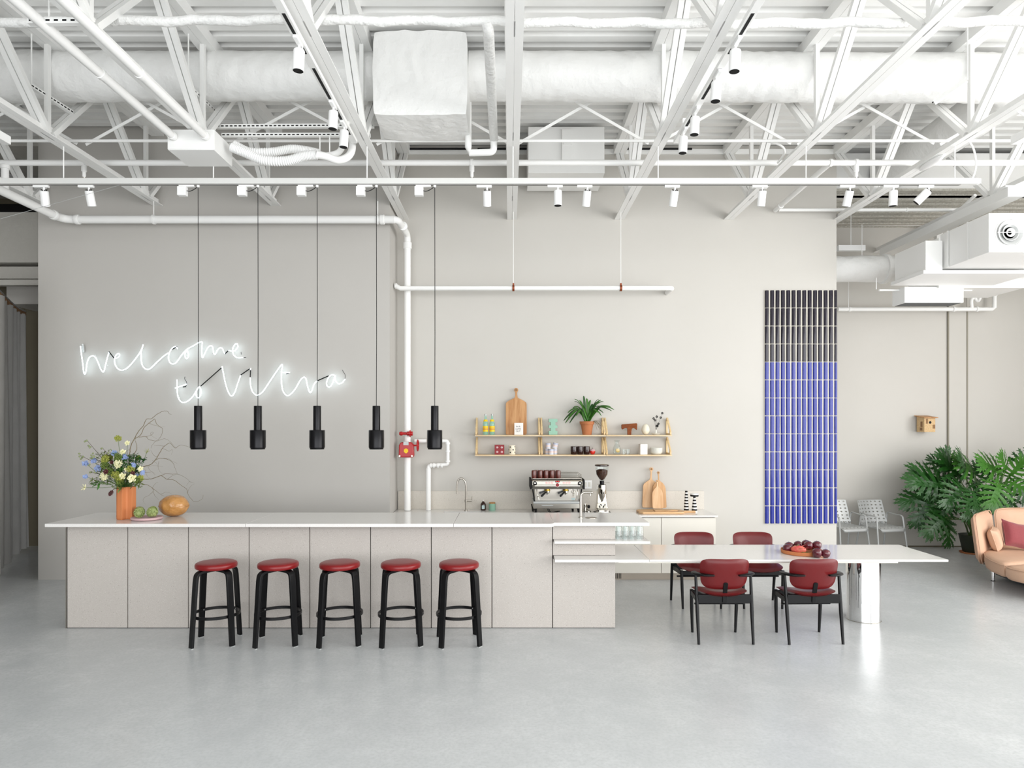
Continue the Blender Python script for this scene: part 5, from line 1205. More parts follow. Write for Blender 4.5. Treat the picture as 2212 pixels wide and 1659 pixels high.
for i, (px, lab) in enumerate(((1153, 'leftmost'), (1166.5, 'second from left'), (1179, 'middle'), (1191.5, 'second from right'), (1205, 'rightmost'))):
    q = thing('coffee_cup', f'brown glazed cup upside down on the coffee machine, {lab}', 'cup', ((px - 1100) * k_, EY - .06, ZC_ + .4835), group='brown cups on the coffee machine')
    b = MB(); b.lathe([(.033, 0), (.034, .004), (.034, .085), (.030, .104), (.022, .106), (.02, .102), (.0001, .102)], 24); b.build('cup_body', 'brown', q)
for i in range(4):
    q = thing('coffee_cup', 'brown glazed cup in the rear row on the coffee machine, ' + ['far left', 'left of centre', 'right of centre', 'far right'][i], 'cup', ((1159.5 + 12.7 * i - 1100) * k_, EY + .03, ZC_ + .4835), group='brown cups on the coffee machine')
    b = MB(); b.lathe([(.033, 0), (.034, .004), (.034, .085), (.030, .104), (.0001, .104)], 20); b.build('cup_body', 'brown', q)
# grinder
t = thing('coffee_grinder', 'tall chrome coffee grinder with a bean hopper beside the machine', 'coffee grinder', (sx(1300, 9.35), 9.35, ZC_))
g_ = 9.35 / F
b = MB(); b.prism(rrect(-.085, -.13, .085, .13, .03), 0.006, .055); b.build('base', 'polished', t, bev=.006)
b = MB(); b.prism(rrect(-.105, -.155, .12, .12, .03), 0, .006); b.build('mat', 'greybase', t)
b = MB(); vs = []
for z, w_, d0, d1 in ((.055, .078, -.06, .12), (.2, .062, -.01, .12), (.33, .056, -.03, .12), (.385, .05, -.035, .10)): vs += [(-w_, d0, z), (w_, d0, z), (w_, d1, z), (-w_, d1, z)]
b.add(vs, [(i * 4 + k, i * 4 + (k + 1) % 4, i * 4 + 4 + (k + 1) % 4, i * 4 + 4 + k) for i in range(3) for k in range(4)] + [(3, 2, 1, 0), (12, 13, 14, 15)]); b.build('body', 'polished', t, bev=.012)
b = MB(); b.lathe([(.05, .26), (.053, .27), (.053, .375), (.05, .385), (.0001, .386)], 28, (0, -.06, 0)); b.build('chamber', 'polished', t)
b = MB(); b.lathe([(.045, .3862), (.045, .389), (.0001, .39)], 24, (0, -.06, 0)); b.build('chamber_cap', 'matte', t)
b = MB(); b.lathe([(.036, .26), (.034, .23), (.012, .175), (.012, .16)], 20, (0, -.07, 0)); b.build('spout_cone', 'steel', t)
b = MB(); b.tube([(-.03, -.10, .12), (-.022, -.13, .115)], .008, 8); b.tube([(.03, -.10, .12), (.022, -.13, .115)], .008, 8); b.build('fork', 'matte', t)
b = MB(); b.lathe([(.03, .385), (.03, .43), (.036, .435)], 24, (0, -.01, 0)); b.build('collar', 'blackmetal', t)
b = MB(); b.tube([(.02, -.01, .405), (.105, -.02, .408)], .004, 6); b.build('adjusting_lever', 'steel', t)
b = MB(); b.lathe([(.028, .433), (.034, .45), (.078, .52), (.085, .59), (.088, .635)], 32, (0, -.01, 0)); b.build('hopper', 'glass', t)
b = MB(); b.lathe([(.0001, .44), (.03, .455), (.073, .523), (.080, .575), (.05, .592), (.0001, .598)], 28, (0, -.01, 0)); b.build('beans', 'beans', t)
b = MB(); b.lathe([(.09, .634), (.098, .64), (.098, .652), (.085, .658), (.0001, .66)], 32, (0, -.01, 0)); b.build('hopper_lid', 'mugdark', t)
# small group of portafilter tools
t = thing('tamper', 'small steel and black tamping tool between the machine and grinder', 'tool', (sx(1272, 9.4), 9.42, ZC_))
b = MB(); b.lathe([(.03, 0), (.03, .02), (.012, .03), (.012, .05)], 18); b.build('tamper_base', 'polished', t)
b = MB(); b.lathe([(.012, .05), (.02, .06), (.02, .085), (.008, .095)], 14); b.build('handle', 'matte', t)
t = thing('milk_jug', 'tiny steel jug with dark spout left of the tamping tool', 'jug', (sx(1266, 9.4), 9.47, ZC_))
b = MB(); b.lathe([(.028, 0), (.030, .01), (.024, .07), (.027, .1), (.0255, .1), (.022, .07), (.027, .012), (.0001, .01)], 18); b.build('jug_body', 'polished', t)
b = MB(); b.tube(smooth([(.026, 0, .085), (.045, 0, .075), (.043, 0, .035), (.028, 0, .025)], 4), .004, 6); b.build('handle', 'matte', t)
# outlets
t = thing('wall_socket', 'white double wall socket behind the island tap', 'socket', (sx(1269, YB), YB - .0, 1.16))
b = MB(); b.b2((-.06, -.007, 0), (.06, 0, .12)); b.build('cover_plate', 'plastic', t, bev=.002)
for u in (-.028, .028):
    b = MB(); b.b2((u - .016, -.010, .025), (u + .016, -.007, .095)); q = b.build('outlet', 'ceramic', t)
# boards on back counter
board('cutting_board', 'pale beech board with ring handle, tallest, leaning at the splashback', sx(1389, 9.6), sx(1422, 9.6), ZC_ + .03, ZC_ + .37, ZC_ + .60, .011, .014, 9.66, 'beech', .05, skew=.05)
board('cutting_board', 'middle beech board with slim looped handle tilted right', sx(1414, 9.55), sx(1442, 9.55), ZC_ + .03, ZC_ + .33, ZC_ + .545, .008, .010, 9.61, 'beech2', .05, skew=-.04, shape='n')
board('cutting_board', 'smallest beech board with short handle, front of the leaning three', sx(1411, 9.5), sx(1435, 9.5), ZC_ + .03, ZC_ + .25, ZC_ + .43, .009, .009, 9.55, 'beech', .05, skew=-.02, shape='n')
t = thing('cutting_board', 'long beech board lying flat on the back counter', 'cutting board', (sx(1436, 9.3), 9.33, ZC_))
oo = [(-.365, -.10), (-.32, -.15), (.2, -.15), (.245, -.12), (.27, -.03), (.42, -.025), (.43, 0), (.42, .025), (.27, .03), (.245, .12), (.2, .15), (-.32, .15), (-.365, .10)]
b = MB(); b.prism(oo, 0, .028); b.build('board', 'beechx', t, bev=.006)
t = thing('cutting_board', 'thin small beech paddle lying on the flat board', 'cutting board', (sx(1432, 9.3), 9.30, ZC_ + .0285))
b = MB(); b.prism([(-.12, -.07), (.05, -.09), (.12, -.03), (.2, -.012), (.2, .012), (.12, .03), (.05, .09), (-.12, .07)], 0, .012); b.build('board', 'beechx', t, bev=.003)
def mill(name, label, px, Y, tiers, cap):
    t = thing(name, label, 'mill', (sx(px, Y), Y, ZC_), group='black and white striped mills')
    z = 0
    for i, (r0, r1, h, m) in enumerate(tiers):
        b = MB(); b.lathe([(.0001, z), (r0, z), (r1, z + h), (.0001, z + h)], 24); b.build('ring', m, t, bev=.001); z += h
    if cap: b = MB(); b.lathe([(.0001, z), (.055, z), (.056, z + .008), (.056, z + .022), (.0001, z + .024)], 28); b.build('head', 'matte', t); b = MB(); b.lathe([(.0001, z + .024), (.055, z + .024), (.055, z + .042), (.0001, z + .044)], 28); b.build('head_top', 'strip', t)
def rings(n, r0, r1, h): return [(r0 + (r1 - r0) * i / n, r0 + (r1 - r0) * (i + 1) / n, h, ('strip', 'matte')[i % 2]) for i in range(n)]
mill('striped_mill', 'slender black and white striped mill, left one', 1482.5, 9.45, rings(14, .036, .017, .0205), False)
mill('striped_mill', 'black and white striped mill with wide flat head, right one', 1500, 9.4, rings(10, .040, .016, .0215), True)

# glasses on middle tier
gx0 = (1339 - 1100) / F * 6.97
for r_, (yy, rw) in enumerate(((6.95, 'front'), (7.06, 'back'))):
    for k in range(4):
        t = thing('tumbler', f'tall clear tumbler upside down on the middle tier, {rw} row, ' + ('leftmost', 'second from left', 'second from right', 'rightmost')[k], 'glass', (1.118 + k * .072, yy, .9045), group='clear tumblers on the middle tier')
        b = MB(); b.lathe([(.0335, 0), (.0335, .003), (.0295, .125), (.028, .130), (.0001, .130)], 24); b.build('glass_body', 'glass', t)

# fruit tray
TZ = .7405; tx, ty = W(1735, 0, 7.02).x, 7.05
t = thing('fruit_tray', 'round orange wooden tray holding the fruit on the dining table', 'tray', (tx, ty, TZ))
b = MB(); b.lathe([(.0001, 0), (.195, 0), (.202, .005), (.205, .038), (.197, .038), (.194, .010), (.0001, .008)], 48); b.build('tray_body', M['orange'], t)
fr = [(.03, -.13, .055, 'plum on the table in front of the tray, left one'), (.115, -.145, .052, 'plum on the table in front of the tray, right one'), (.05, -.04, .085, 'plum in the middle of the pile behind the front left one'), (.135, -.045, .08, 'plum in the middle row at the right'),
      (-.015, .06, .06, 'rear plum at the centre of the tray'), (.075, .075, .064, 'rear plum right of centre'), (.155, .04, .06, 'rear plum at the far right of the tray'), (-.155, -.01, .055, 'plum at the far left end of the tray'), (-.10, .08, .055, 'plum at the back left behind the pink fruit')]
for i, (dx, dy, dz, lab) in enumerate(fr):
    zz = TZ + .009 if i not in (0, 1) else TZ + .0395
    zz = TZ + .009 + {2: .034, 3: .036, 4: .022, 5: .026, 6: .012}.get(i, .0)
    if i in (0, 1): zz = TZ + .0005; dy = -.245 if i == 0 else -.25; dx = (.045, .13)[i]
    q = thing('plum', 'dark red ' + lab, 'plum', (tx + dx, ty + dy, zz), rnd.uniform(0, 6), 'dark plums on the tray')
    s_ = rnd.uniform(1.02, 1.14); b = MB(); b.lathe([(r * s_, z * s_) for r, z in ((.0001, .003), (.02, .001), (.037, .018), (.043, .042), (.038, .066), (.02, .08), (.008, .079), (.0001, .075))], 20); b.build('skin', 'plum', q, ang=80)
    b = MB(); b.tube([(0, 0, .074 * s_), (.004, 0, .09 * s_)], .0018, 5); b.build('stalk', 'twigdark', q)
q = thing('dragon_fruit', 'pink scaly fruit with green tipped scales lying among the plums', 'fruit', (tx - .07, ty - .08, TZ + .009), R(-25))
b = MB(); b.ball((0, 0, .042), .075, .045, .042, 18, 12); b.build('skin', 'dragon', q, ang=80)
for i in range(16):
    a = i * 2.4; u = -.9 + 1.8 * i / 15; rr = math.sqrt(max(.05, 1 - u * u)); c = Vector((u * .07, rr * .043 * math.cos(a), .042 + rr * .04 * math.sin(a))); d = (c - Vector((0, 0, .042))).normalized() + Vector((.9, 0, 0))
    if c.z < .02: continue
    b = MB(); b.tube([c - d * .008, c + d * .012, c + d * .026], [.011, .008, .001], 6, flat=.35); b.build('scale', 'dragon' if i % 3 else 'olive', q)
# ================================================================ PHILODENDRON
px0, py0 = W(2103, 0, 11.05).x, 11.05
t = thing('philodendron', 'large split leaved green house plant in a dark pot behind the sofa', 'potted plant', (px0, py0, 0))
b = MB(); b.lathe([(.0001, .02), (.15, .02), (.155, .03), (.205, .28), (.215, .30), (.2, .30), (.19, .27), (.0001, .26)], 4 * 6, mtx=Matrix.Rotation(R(10), 3, 'Z')); b.build('pot', 'potdark', t)
b = MB(); b.lathe([(.0001, 0), (.19, 0), (.2, .02), (.0001, .02)], 24); b.build('saucer', 'terra', t)
b = MB(); b.lathe([(.19, .265), (.0001, .28)], 20); b.build('soil', 'soil', t)
def leaf_mesh(seed, m, nl=7):
    r_ = random.Random(seed); b = MB()
    # midrib direction +Y, length 1; lobes fan out from the rib
    def P(x, y): return Vector((x, y, -.30 * y * y - .25 * abs(x) ** 1.7 + .02 * math.sin(9 * y)))
    core = []
    nr = 10
    for i in range(nr + 1):
        y = i / nr; w_ = .075 * math.sin(PI * (.1 + .85 * y)) + .010
        core.append((y, w_))
    vs = []
    for y, w_ in core: vs += [P(-w_, y) , P(0, y) + Vector((0, 0, -.012)), P(w_, y)]
    b.add(vs, [f for k in range(nr) for f in ((3 * k, 3 * k + 1, 3 * k + 4, 3 * k + 3), (3 * k + 1, 3 * k + 2, 3 * k + 5, 3 * k + 4))])
    for s_ in (-1, 1):
        for i in range(nl):
            y0 = -.02 + .90 * (i + .3) / nl; ang = R(118 - 92 * (i / (nl - 1)) ** .9 + r_.uniform(-4, 4)) # from +Y
            L_ = (.54 - .22 * abs(i / (nl - 1) - .35) * 1.5) * r_.uniform(.9, 1.08)
            if i == nl - 1: L_ *= .8
            wd = .037; seg = 5; vs = []
            dx, dy = math.sin(ang), math.cos(ang)
            for k in range(seg + 1):
                u = k / seg; bendy = .10 * u * u; cx = s_ * (.02 + dx * L_ * u); cy = y0 + dy * L_ * u + bendy * L_
                nx, ny = -dy, dx; ww = wd * (1.05 - .2 * u + .35 * math.sin(PI * min(1, u * 1.25))) * (1 if k < seg else .1) * (1 - .25 * u)
                if k in (2, 3): ww *= 1.2
                vs += [P(cx - s_ * nx * ww, cy - ny * ww), P(cx, cy) + Vector((0, 0, -.008)), P(cx + s_ * nx * ww, cy + ny * ww)]
            b.add(vs, [f for k in range(seg) for f in ((3 * k, 3 * k + 1, 3 * k + 4, 3 * k + 3), (3 * k + 1, 3 * k + 2, 3 * k + 5, 3 * k + 4))])
            for u, fl_ in ((.42, .34), (.68, .30)):
                cx = s_ * (.02 + dx * L_ * u); cy = y0 + dy * L_ * u + .1 * u * u * L_
                for sg in (-1, 1):
                    a2 = ang + sg * R(36); l_ = L_ * fl_ * r_.uniform(.75, 1.1); ex, ey = cx + s_ * math.sin(a2) * l_, cy + math.cos(a2) * l_; nx, ny = -math.cos(a2), math.sin(a2)
                    b.add([P(cx - s_ * nx * .022, cy - ny * .022), P(cx + s_ * nx * .022, cy + ny * .022), P((cx + ex) / 2 + s_ * nx * .020, (cy + ey) / 2 + ny * .020), P(ex, ey), P((cx + ex) / 2 - s_ * nx * .020, (cy + ey) / 2 - ny * .020)], [(0, 1, 2, 4), (4, 2, 3)])
    me = b.mesh('leaf', m=m, ang=60); return me
LM = [leaf_mesh(1, 'leaf'), leaf_mesh(2, 'leaf', 6), leaf_mesh(3, 'leaf2'), leaf_mesh(4, 'leaf', 7)]
# (attach px, attach py, tip px, tip py, depth of attach, depth of tip, variant)
LV = [(2062,1030,2052,978,11.0,10.9,0),(2075,1040,2050,982,10.9,10.7,1),(2085,1030,2092,985,10.8,10.5,0),(2045,1048,1988,1012,10.9,10.8,0),(2040,1052,1984,1035,10.8,10.6,3),
 (2050,1020,2020,990,11.1,11.0,1),(2010,1068,1958,1082,10.9,10.8,0),(2012,1072,1985,1130,10.8,10.7,3),(2022,1060,1975,1072,11.0,11.1,1),(2048,1090,2034,1125,10.6,10.4,0),(2050,1092,2020,1100,10.7,10.5,1),
 (2042,1118,2012,1150,10.5,10.3,3),(2046,1122,2060,1175,10.5,10.35,1),(2078,1050,2060,1085,10.6,10.3,0),(2100,1060,2120,1095,10.5,10.2,3),(2090,1075,2100,1112,10.4,10.1,0),(2110,1040,2140,1060,10.7,10.4,1),
 (2105,1020,2085,992,10.9,10.6,2),(2165,1025,2140,995,10.8,10.5,2),(2170,1022,2175,988,10.7,10.5,2),(2178,1030,2215,1000,10.7,10.4,2),(2172,1040,2215,1050,10.6,10.3,2),(2160,1045,2150,1085,10.5,10.2,2),
 (2200,1000,2225,985,10.9,10.8,0),(2150,1030,2120,1010,10.9,10.8,1),(2130,1060,2105,1080,10.7,10.5,0),(2140,1065,2170,1100,10.6,10.4,0),(2070,1050,2040,1040,11.1,11.1,1),(2095,1035,2120,1000,11.1,11.1,0),
 (2180,1060,2190,1100,10.8,10.7,1),(2190,1045,2225,1075,10.8,10.6,0),(2060,1065,2020,1050,11.0,10.9,0),(2120,1075,2130,1110,10.6,10.4,3),(2150,1080,2185,1095,10.9,10.8,1)]
base = Vector((px0, py0, .28)); r8 = random.Random(8)
for i, (ax, ay, bx_, by_, Ya, Yt, v) in enumerate(LV):
    A = W(ax, ay, Ya); T_ = W(bx_, by_, Yt); d = T_ - A; L_ = max(.36, d.length * 1.0) * 1.12; d.normalize()
    n = Vector((r8.uniform(-.35, .35), -1, .55)).normalized(); n = (n - d * n.dot(d)).normalized(); x = d.cross(n).normalized()
    o = bpy.data.objects.new('leaf', LM[v]); COL.objects.link(o); o.parent = t
    mt = Matrix((x, d, n)).transposed().to_4x4(); o.matrix_local = Matrix.Translation(A - Vector((px0, py0, 0))) @ mt @ Matrix.Diagonal((L_ * .95, L_, L_, 1))
    mid = base.lerp(A, .5) + Vector((0, -.1, .12))
    off = Vector((px0, py0, 0))
    MB().tube(smooth([base - off + Vector((r8.uniform(-.06, .06), r8.uniform(-.06, .06), 0)), mid - off, A - off], 5), [.012 - .0004 * k for k in range(11)], 6).build('petiole', 'stem', t)

# ================================================================ THINGS ON THE ISLAND
IZ = 1.0855
vx, vy = (271.5 - 1100) / F * 7.12, 7.13
t = thing('fluted_vase', 'orange ceramic vase with deep vertical flutes at the left of the island', 'vase', (vx, vy, IZ), R(79))
out = []
aL, aH, aI = .094, .030, .036
lob = []
for k in range(4):
    Rm_ = Matrix.Rotation(PI / 2 * k, 2)
    for p in ((aL, -aH), (aL, aH), (aI + .012, aI), (aI, aI + .012)): q = Rm_ @ Vector(p); lob.append((q.x, q.y))
inn = [(a * .86, c * .86) for a, c in lob]
b = MB(); b.ring(lob, inn, .004, .335); b.prism(lob, 0, .012); b.build('vase_body', 'orange', t, bev=.005)
mouth = Vector((vx, vy, IZ + .33))
def Z2(u, v, Y): return W(130 + u / 5.53, 870 + v / 5.53, Y)
gf = 'stems arranged in the orange vase'
def branch(label, runs, Y0=7.12, spread=.1, r0=.0042, m='twig', seed=1):
    r_ = random.Random(seed); t = thing('willow_branch', label, 'branch', mouth, group=gf)
    for j, (pts_, rad) in enumerate(runs):
        n = len(pts_); P = []
        for i, (u, v) in enumerate(pts_):
            P.append(Z2(u, v, Y0 + spread * (i / n - .3)) - mouth)
        if j == 0: P = [Vector((r_.uniform(-.02, .02), 0, -.12))] + P
        D = smooth(P, 5); D = [p + Vector((r_.uniform(-.0018, .0018), 0, r_.uniform(-.0018, .0018))) for p in D]
        k = len(D); MB().tube(D, [rad * (1 - .75 * i / k) for i in range(k)], 5).build('twig', m, t, ang=80)
branch('tall curly willow branch bending right over the bouquet', [([(790,880),(825,720),(832,600),(842,520),(885,430),(930,350),(990,280),(1030,200),(1090,190),(1150,140),(1220,105),(1280,100),(1295,125),(1330,142)], .0052),
  ([(885,430),(960,385),(1000,300),(1060,245),(1100,215),(1130,195),(1150,250),(1190,285),(1222,310),(1215,370),(1190,420),(1150,455),(1100,500),(1085,545)], .0035), ([(940,412),(1020,405),(1060,440),(1100,450),(1160,455),(1250,430),(1320,470),(1380,540)], .0026), ([(1020,405),(1080,390),(1110,365),(1100,350),(1080,370),(1100,400),(1150,430)], .0018), ([(1060,245),(1100,260),(1150,275),(1200,290),(1250,285)], .0018)], 7.15, .12, seed=2)
branch('second curly willow branch crossing inside the first', [([(820,880),(862,700),(890,600),(915,560),(912,500),(895,450),(905,415)], .005), ([(862,700),(800,640),(785,590),(820,560)], .003)], 7.10, -.05, seed=3)
branch('willow branch reaching right toward the first pendant', [([(880,860),(1000,765),(1080,740),(1130,690),(1160,650),(1200,580),(1220,545),(1250,515),(1310,480),(1350,520),(1380,540),(1420,512),(1460,505),(1550,535)], .0045),
  ([(1130,690),(1200,662),(1300,685),(1350,725),(1375,790),(1400,850)], .0028), ([(1220,545),(1260,560),(1300,580),(1340,560),(1330,620)], .0016), ([(1200,662),(1290,670),(1340,700),(1400,728)], .0016), ([(1240,520),(1180,510),(1120,512)], .0016), ([(1160,650),(1120,630),(1100,600),(1080,560)], .0018)], 7.08, -.1, seed=4)
branch('willow branch drooping right above the amber pot', [([(880,910),(1000,912),(1080,910),(1120,900),(1200,872),(1240,890),(1280,915),(1350,920),(1400,950),(1450,990),(1510,1030),(1520,1080),(1550,1130),(1600,1180),(1660,1170),(1700,1140),(1708,1100)], .004),
  ([(1200,872),(1260,850),(1330,852),(1400,852),(1460,875),(1510,905),(1540,940),(1505,990)], .0024), ([(1280,915),(1330,880),(1400,852)], .002), ([(1540,940),(1600,960)], .0015), ([(1520,1080),(1550,1010),(1605,965)], .0014)], 7.1, -.1, seed=5)
branch('willow branch hanging low at the right of the vase', [([(880,960),(1000,975),(1050,985),(1100,1020),(1150,1055),(1200,1095),(1245,1115)], .0038), ([(1100,1020),(1110,1055),(1060,1105),(1010,1130),(990,1170),(1018,1215)], .0018), ([(1110,1055),(1130,1110),(1180,1160)], .0016), ([(1100,1020),(1140,960),(1170,955)], .0014), ([(1200,1095),(1260,1070),(1330,1085)], .0014)], 7.05, -.05, seed=6)
branch('fine tangle of pale willow twigs right of the flowers', [([(900,800),(1050,765),(1110,750),(1200,760),(1230,765)], .0016), ([(1050,765),(1075,810),(1140,860)], .0014), ([(1000,830),(1060,830),(1110,830),(1130,870)], .0013), ([(1180,700),(1170,770),(1200,830),(1260,850)], .0014), ([(1100,690),(1150,720),(1160,760)], .0012), ([(1010,790),(1040,880),(1080,900)], .0012)], 7.12, .05, seed=7)
def podbranch(label, base_, tip, pods, seed):
    r_ = random.Random(seed); t = thing('pod_branch', label, 'branch', mouth, group=gf)
    a = Z2(base_[0], base_[1], 7.1) - mouth; c = Z2(tip[0], tip[1], 7.0) - mouth
    MB().tube(smooth([Vector((0, 0, -.12)), Vector((-.01, 0, .05)).lerp(a, .5), a, a.lerp(c, .5) + Vector((0, 0, .004)), c], 5), [.004 - .00012 * i for i in range(21)], 6).build('twig', 'twigdark', t)
    for (u, v) in pods:
        q = Z2(u, v, 7.0 + r_.uniform(-.02, .02)) - mouth; MB().ball(q, .0115 * r_.uniform(.8, 1.1), .0115, .009, 8, 6, Matrix.Rotation(r_.uniform(0, 3), 3, 'Y')).build('pod', 'pod', t)
podbranch('upper left branch of round grey green pods', (560, 740), (325, 455), [(296,462),(318,452),(340,512),(352,532),(362,528)], 1)
podbranch('long lower left branch of round grey green pods', (560, 800), (235, 625), [(228,608),(232,640),(246,670),(275,642),(350,740),(262,655)], 2)
podbranch('middle left branch of round grey green pods', (560, 760), (375, 640), [(372,628),(378,668),(392,650),(405,640),(392,605),(365,660)], 3)
podbranch('short pod branch above the blue florets', (640, 740), (505, 535), [(492,548),(500,545),(575,600)], 4)
podbranch('low left branch with two dark pods', (560, 880), (360, 830), [(358,832),(372,828),(412,830),(372,932)], 5)
def flower(name, label, uv, Y, kind, size, m, seed=0, m2='paleyellow'):
    r_ = random.Random(seed + int(uv[0])); t = thing(name, label, 'flower', mouth, group=gf); c = Z2(uv[0], uv[1], Y) - mouth
    MB().tube(smooth([Vector((0, 0, -.12)), Vector((c.x * .15, c.y * .15, .0)), Vector((c.x * .6, c.y * .5, c.z * .45 - .005)), c], 5), .0022, 5).build('stem', 'stem', t)
    def orient(d): x, y, _ = frame(d); return Matrix((x, y, d)).transposed()
    F_ = Vector((c.x * .8, -1, .35)).normalized(); Rm = orient(F_)
    if kind == 'rose':
        for ring_, (n, rr, tilt) in enumerate(((5, .62, 20), (6, .42, 45), (4, .2, 70))):
            for k in range(n):
                a = 2 * PI * k / n + ring_ * .5; q = Matrix.Rotation(a, 3, 'Z') @ Matrix.Rotation(R(-tilt), 3, 'Y')
                b = MB(); b.ball((0, 0, 0), size * .42, size * .36, size * .12, 8, 6)
                b.v = [tuple(c + Rm @ (Matrix.Rotation(a, 3, 'Z') @ (Matrix.Rotation(R(-tilt), 3, 'Y') @ Vector(v) + Vector((size * rr, 0, size * .15 * ring_))))) for v in b.v]
                b.build('petal', m, t, ang=80)
        MB().ball(c + Rm @ Vector((0, 0, size * .25)), size * .2, nu=8, nv=6).build('centre', m2, t)
    elif kind == 'tulip':
        for k in range(6):
            a = 2 * PI * k / 6; b = MB(); b.ball((0, 0, 0), size * .16, size * .05, size * .6, 8, 6)
            b.v = [tuple(c + Rm @ (Matrix.Rotation(a, 3, 'Z') @ (Matrix.Rotation(R(52), 3, 'Y') @ Vector(v) + Vector((size * .45, 0, size * .1))))) for v in b.v]
            b.build('petal', m, t, ang=80)
        MB().ball(c + F_ * size * .15, size * .12, nu=8, nv=6).build('centre', m2, t)
    else:   # cluster of florets
        b = MB(); n = {'cluster': 150, 'spike': 110, 'florets': 34}[kind]
        for k in range(n):
            d = Vector((r_.gauss(0, 1), r_.gauss(0, 1), r_.gauss(0, 1))).normalized() * size * (r_.random() ** .4)
            if kind == 'spike': d.z *= 1.7; d.x *= .7; d.y *= .7
            if kind == 'florets':
                cc = c + d; fr = orient(Vector((r_.uniform(-.5, .5), -1, r_.uniform(-.2, .8))).normalized())
                for j in range(5):
                    a = 2 * PI * j / 5; b.ball(cc + fr @ Vector((math.cos(a), math.sin(a), 0)) * .0065, .0048, .0048, .002, 6, 4, fr)
            else: b.ball(c + d, .0055 * r_.uniform(.7, 1.3), nu=6, nv=4)
        b.build('florets', m, t, kind='stuff')
    return t
fl = [('white_rose', 'largest cream rose low at the front of the bouquet', (858, 902), 6.99, 'rose', .030, 'cream'), ('white_rose', 'cream rose left of the largest one', (742, 880), 7.02, 'rose', .026, 'cream'),
 ('white_anemone', 'cream open flower at the right edge of the bouquet', (960, 790), 7.03, 'rose', .019, 'cream'), ('white_blossom', 'cream blossom high in the middle of the bouquet', (748, 592), 7.08, 'rose', .022, 'cream'),
 ('white_blossom', 'ruffled cream blossom at the top beside the willow', (802, 482), 7.12, 'rose', .018, 'cream'), ('white_blossom', 'cream blossom in the heart of the bouquet', (690, 750), 7.04, 'rose', .022, 'cream'),
 ('white_blossom', 'small cream blossom right of the heart', (795, 795), 7.05, 'rose', .018, 'cream'), ('white_blossom', 'pale blossom at lower left over the leaf', (530, 900), 7.02, 'rose', .018, 'cream'),
 ('white_tulip', 'open white star shaped flower hanging far left', (292, 1012), 6.98, 'tulip', .030, 'cream'), ('pale_star', 'pale green star flower right of the willow stem', (1040, 580), 7.1, 'tulip', .024, 'paleyellow'),
 ('blue_floret', 'blue florets at the far left edge', (302, 722), 7.02, 'florets', .020, 'bluepetal'), ('blue_floret', 'lone blue floret head at lower left', (302, 880), 7.0, 'florets', .014, 'bluepetal'),
 ('blue_floret', 'blue florets among the left pods', (398, 692), 7.05, 'florets', .018, 'bluepetal'), ('blue_floret', 'blue florets left of the green spike', (445, 780), 7.05, 'florets', .024, 'bluepetal'),
 ('blue_floret', 'blue florets near the top left of centre', (640, 600), 7.08, 'florets', .020, 'bluepetal'), ('blue_floret', 'blue florets beside the high cream blossom', (770, 650), 7.06, 'florets', .020, 'bluepetal'),
 ('blue_floret', 'blue florets right of centre', (872, 748), 7.03, 'florets', .018, 'bluepetal'), ('blue_floret', 'blue florets at the right edge', (985, 835), 7.02, 'florets', .014, 'bluepetal'), ('blue_floret', 'blue florets behind the largest rose', (922, 870), 7.06, 'florets', .014, 'bluepetal'),
 ('green_spike', 'yellow green bud spike at left of the bouquet', (518, 700), 7.02, 'spike', .020, 'paleyellow'), ('green_spike', 'tall stalk head of olive buds rising above the rest', (690, 425), 7.1, 'cluster', .022, 'paleyellow'),
 ('bud_cluster', 'olive bud cluster in the middle left', (590, 820), 7.04, 'cluster', .030, 'olive'), ('bud_cluster', 'pale bud cluster in the centre', (660, 860), 7.02, 'cluster', .028, 'paleyellow'), ('bud_cluster', 'yellow green bud cluster behind the spike', (585, 660), 7.1, 'cluster', .026, 'paleyellow'),
 ('bud_cluster', 'olive bud cluster at the back right', (930, 660), 7.12, 'cluster', .020, 'olive'), ('bud_cluster', 'olive bud cluster at the back middle', (700, 690), 7.12, 'cluster', .030, 'olive'), ('bud_cluster', 'green bud cluster by the right rose', (960, 900), 7.05, 'cluster', .020, 'paleyellow'),
 ('bud_cluster', 'low green bud cluster over the vase rim', (720, 960), 7.04, 'cluster', .028, 'olive'), ('maroon_flower', 'dark maroon flower at left of centre', (548, 825), 6.99, 'rose', .018, 'maroon'), ('maroon_flower', 'maroon flower above the largest rose', (868, 840), 7.0, 'rose', .015, 'maroon'), ('maroon_flower', 'maroon flower under the top blue florets', (615, 712), 7.04, 'rose', .014, 'maroon')]
SC = {'rose': 1.65, 'tulip': 1.35, 'cluster': 1.5, 'spike': 1.5, 'florets': 1.45}
for a_, b_, c_, d_, e_, s_, m_ in fl: flower(a_, b_, c_, d_, e_, s_ * SC[e_], m_)
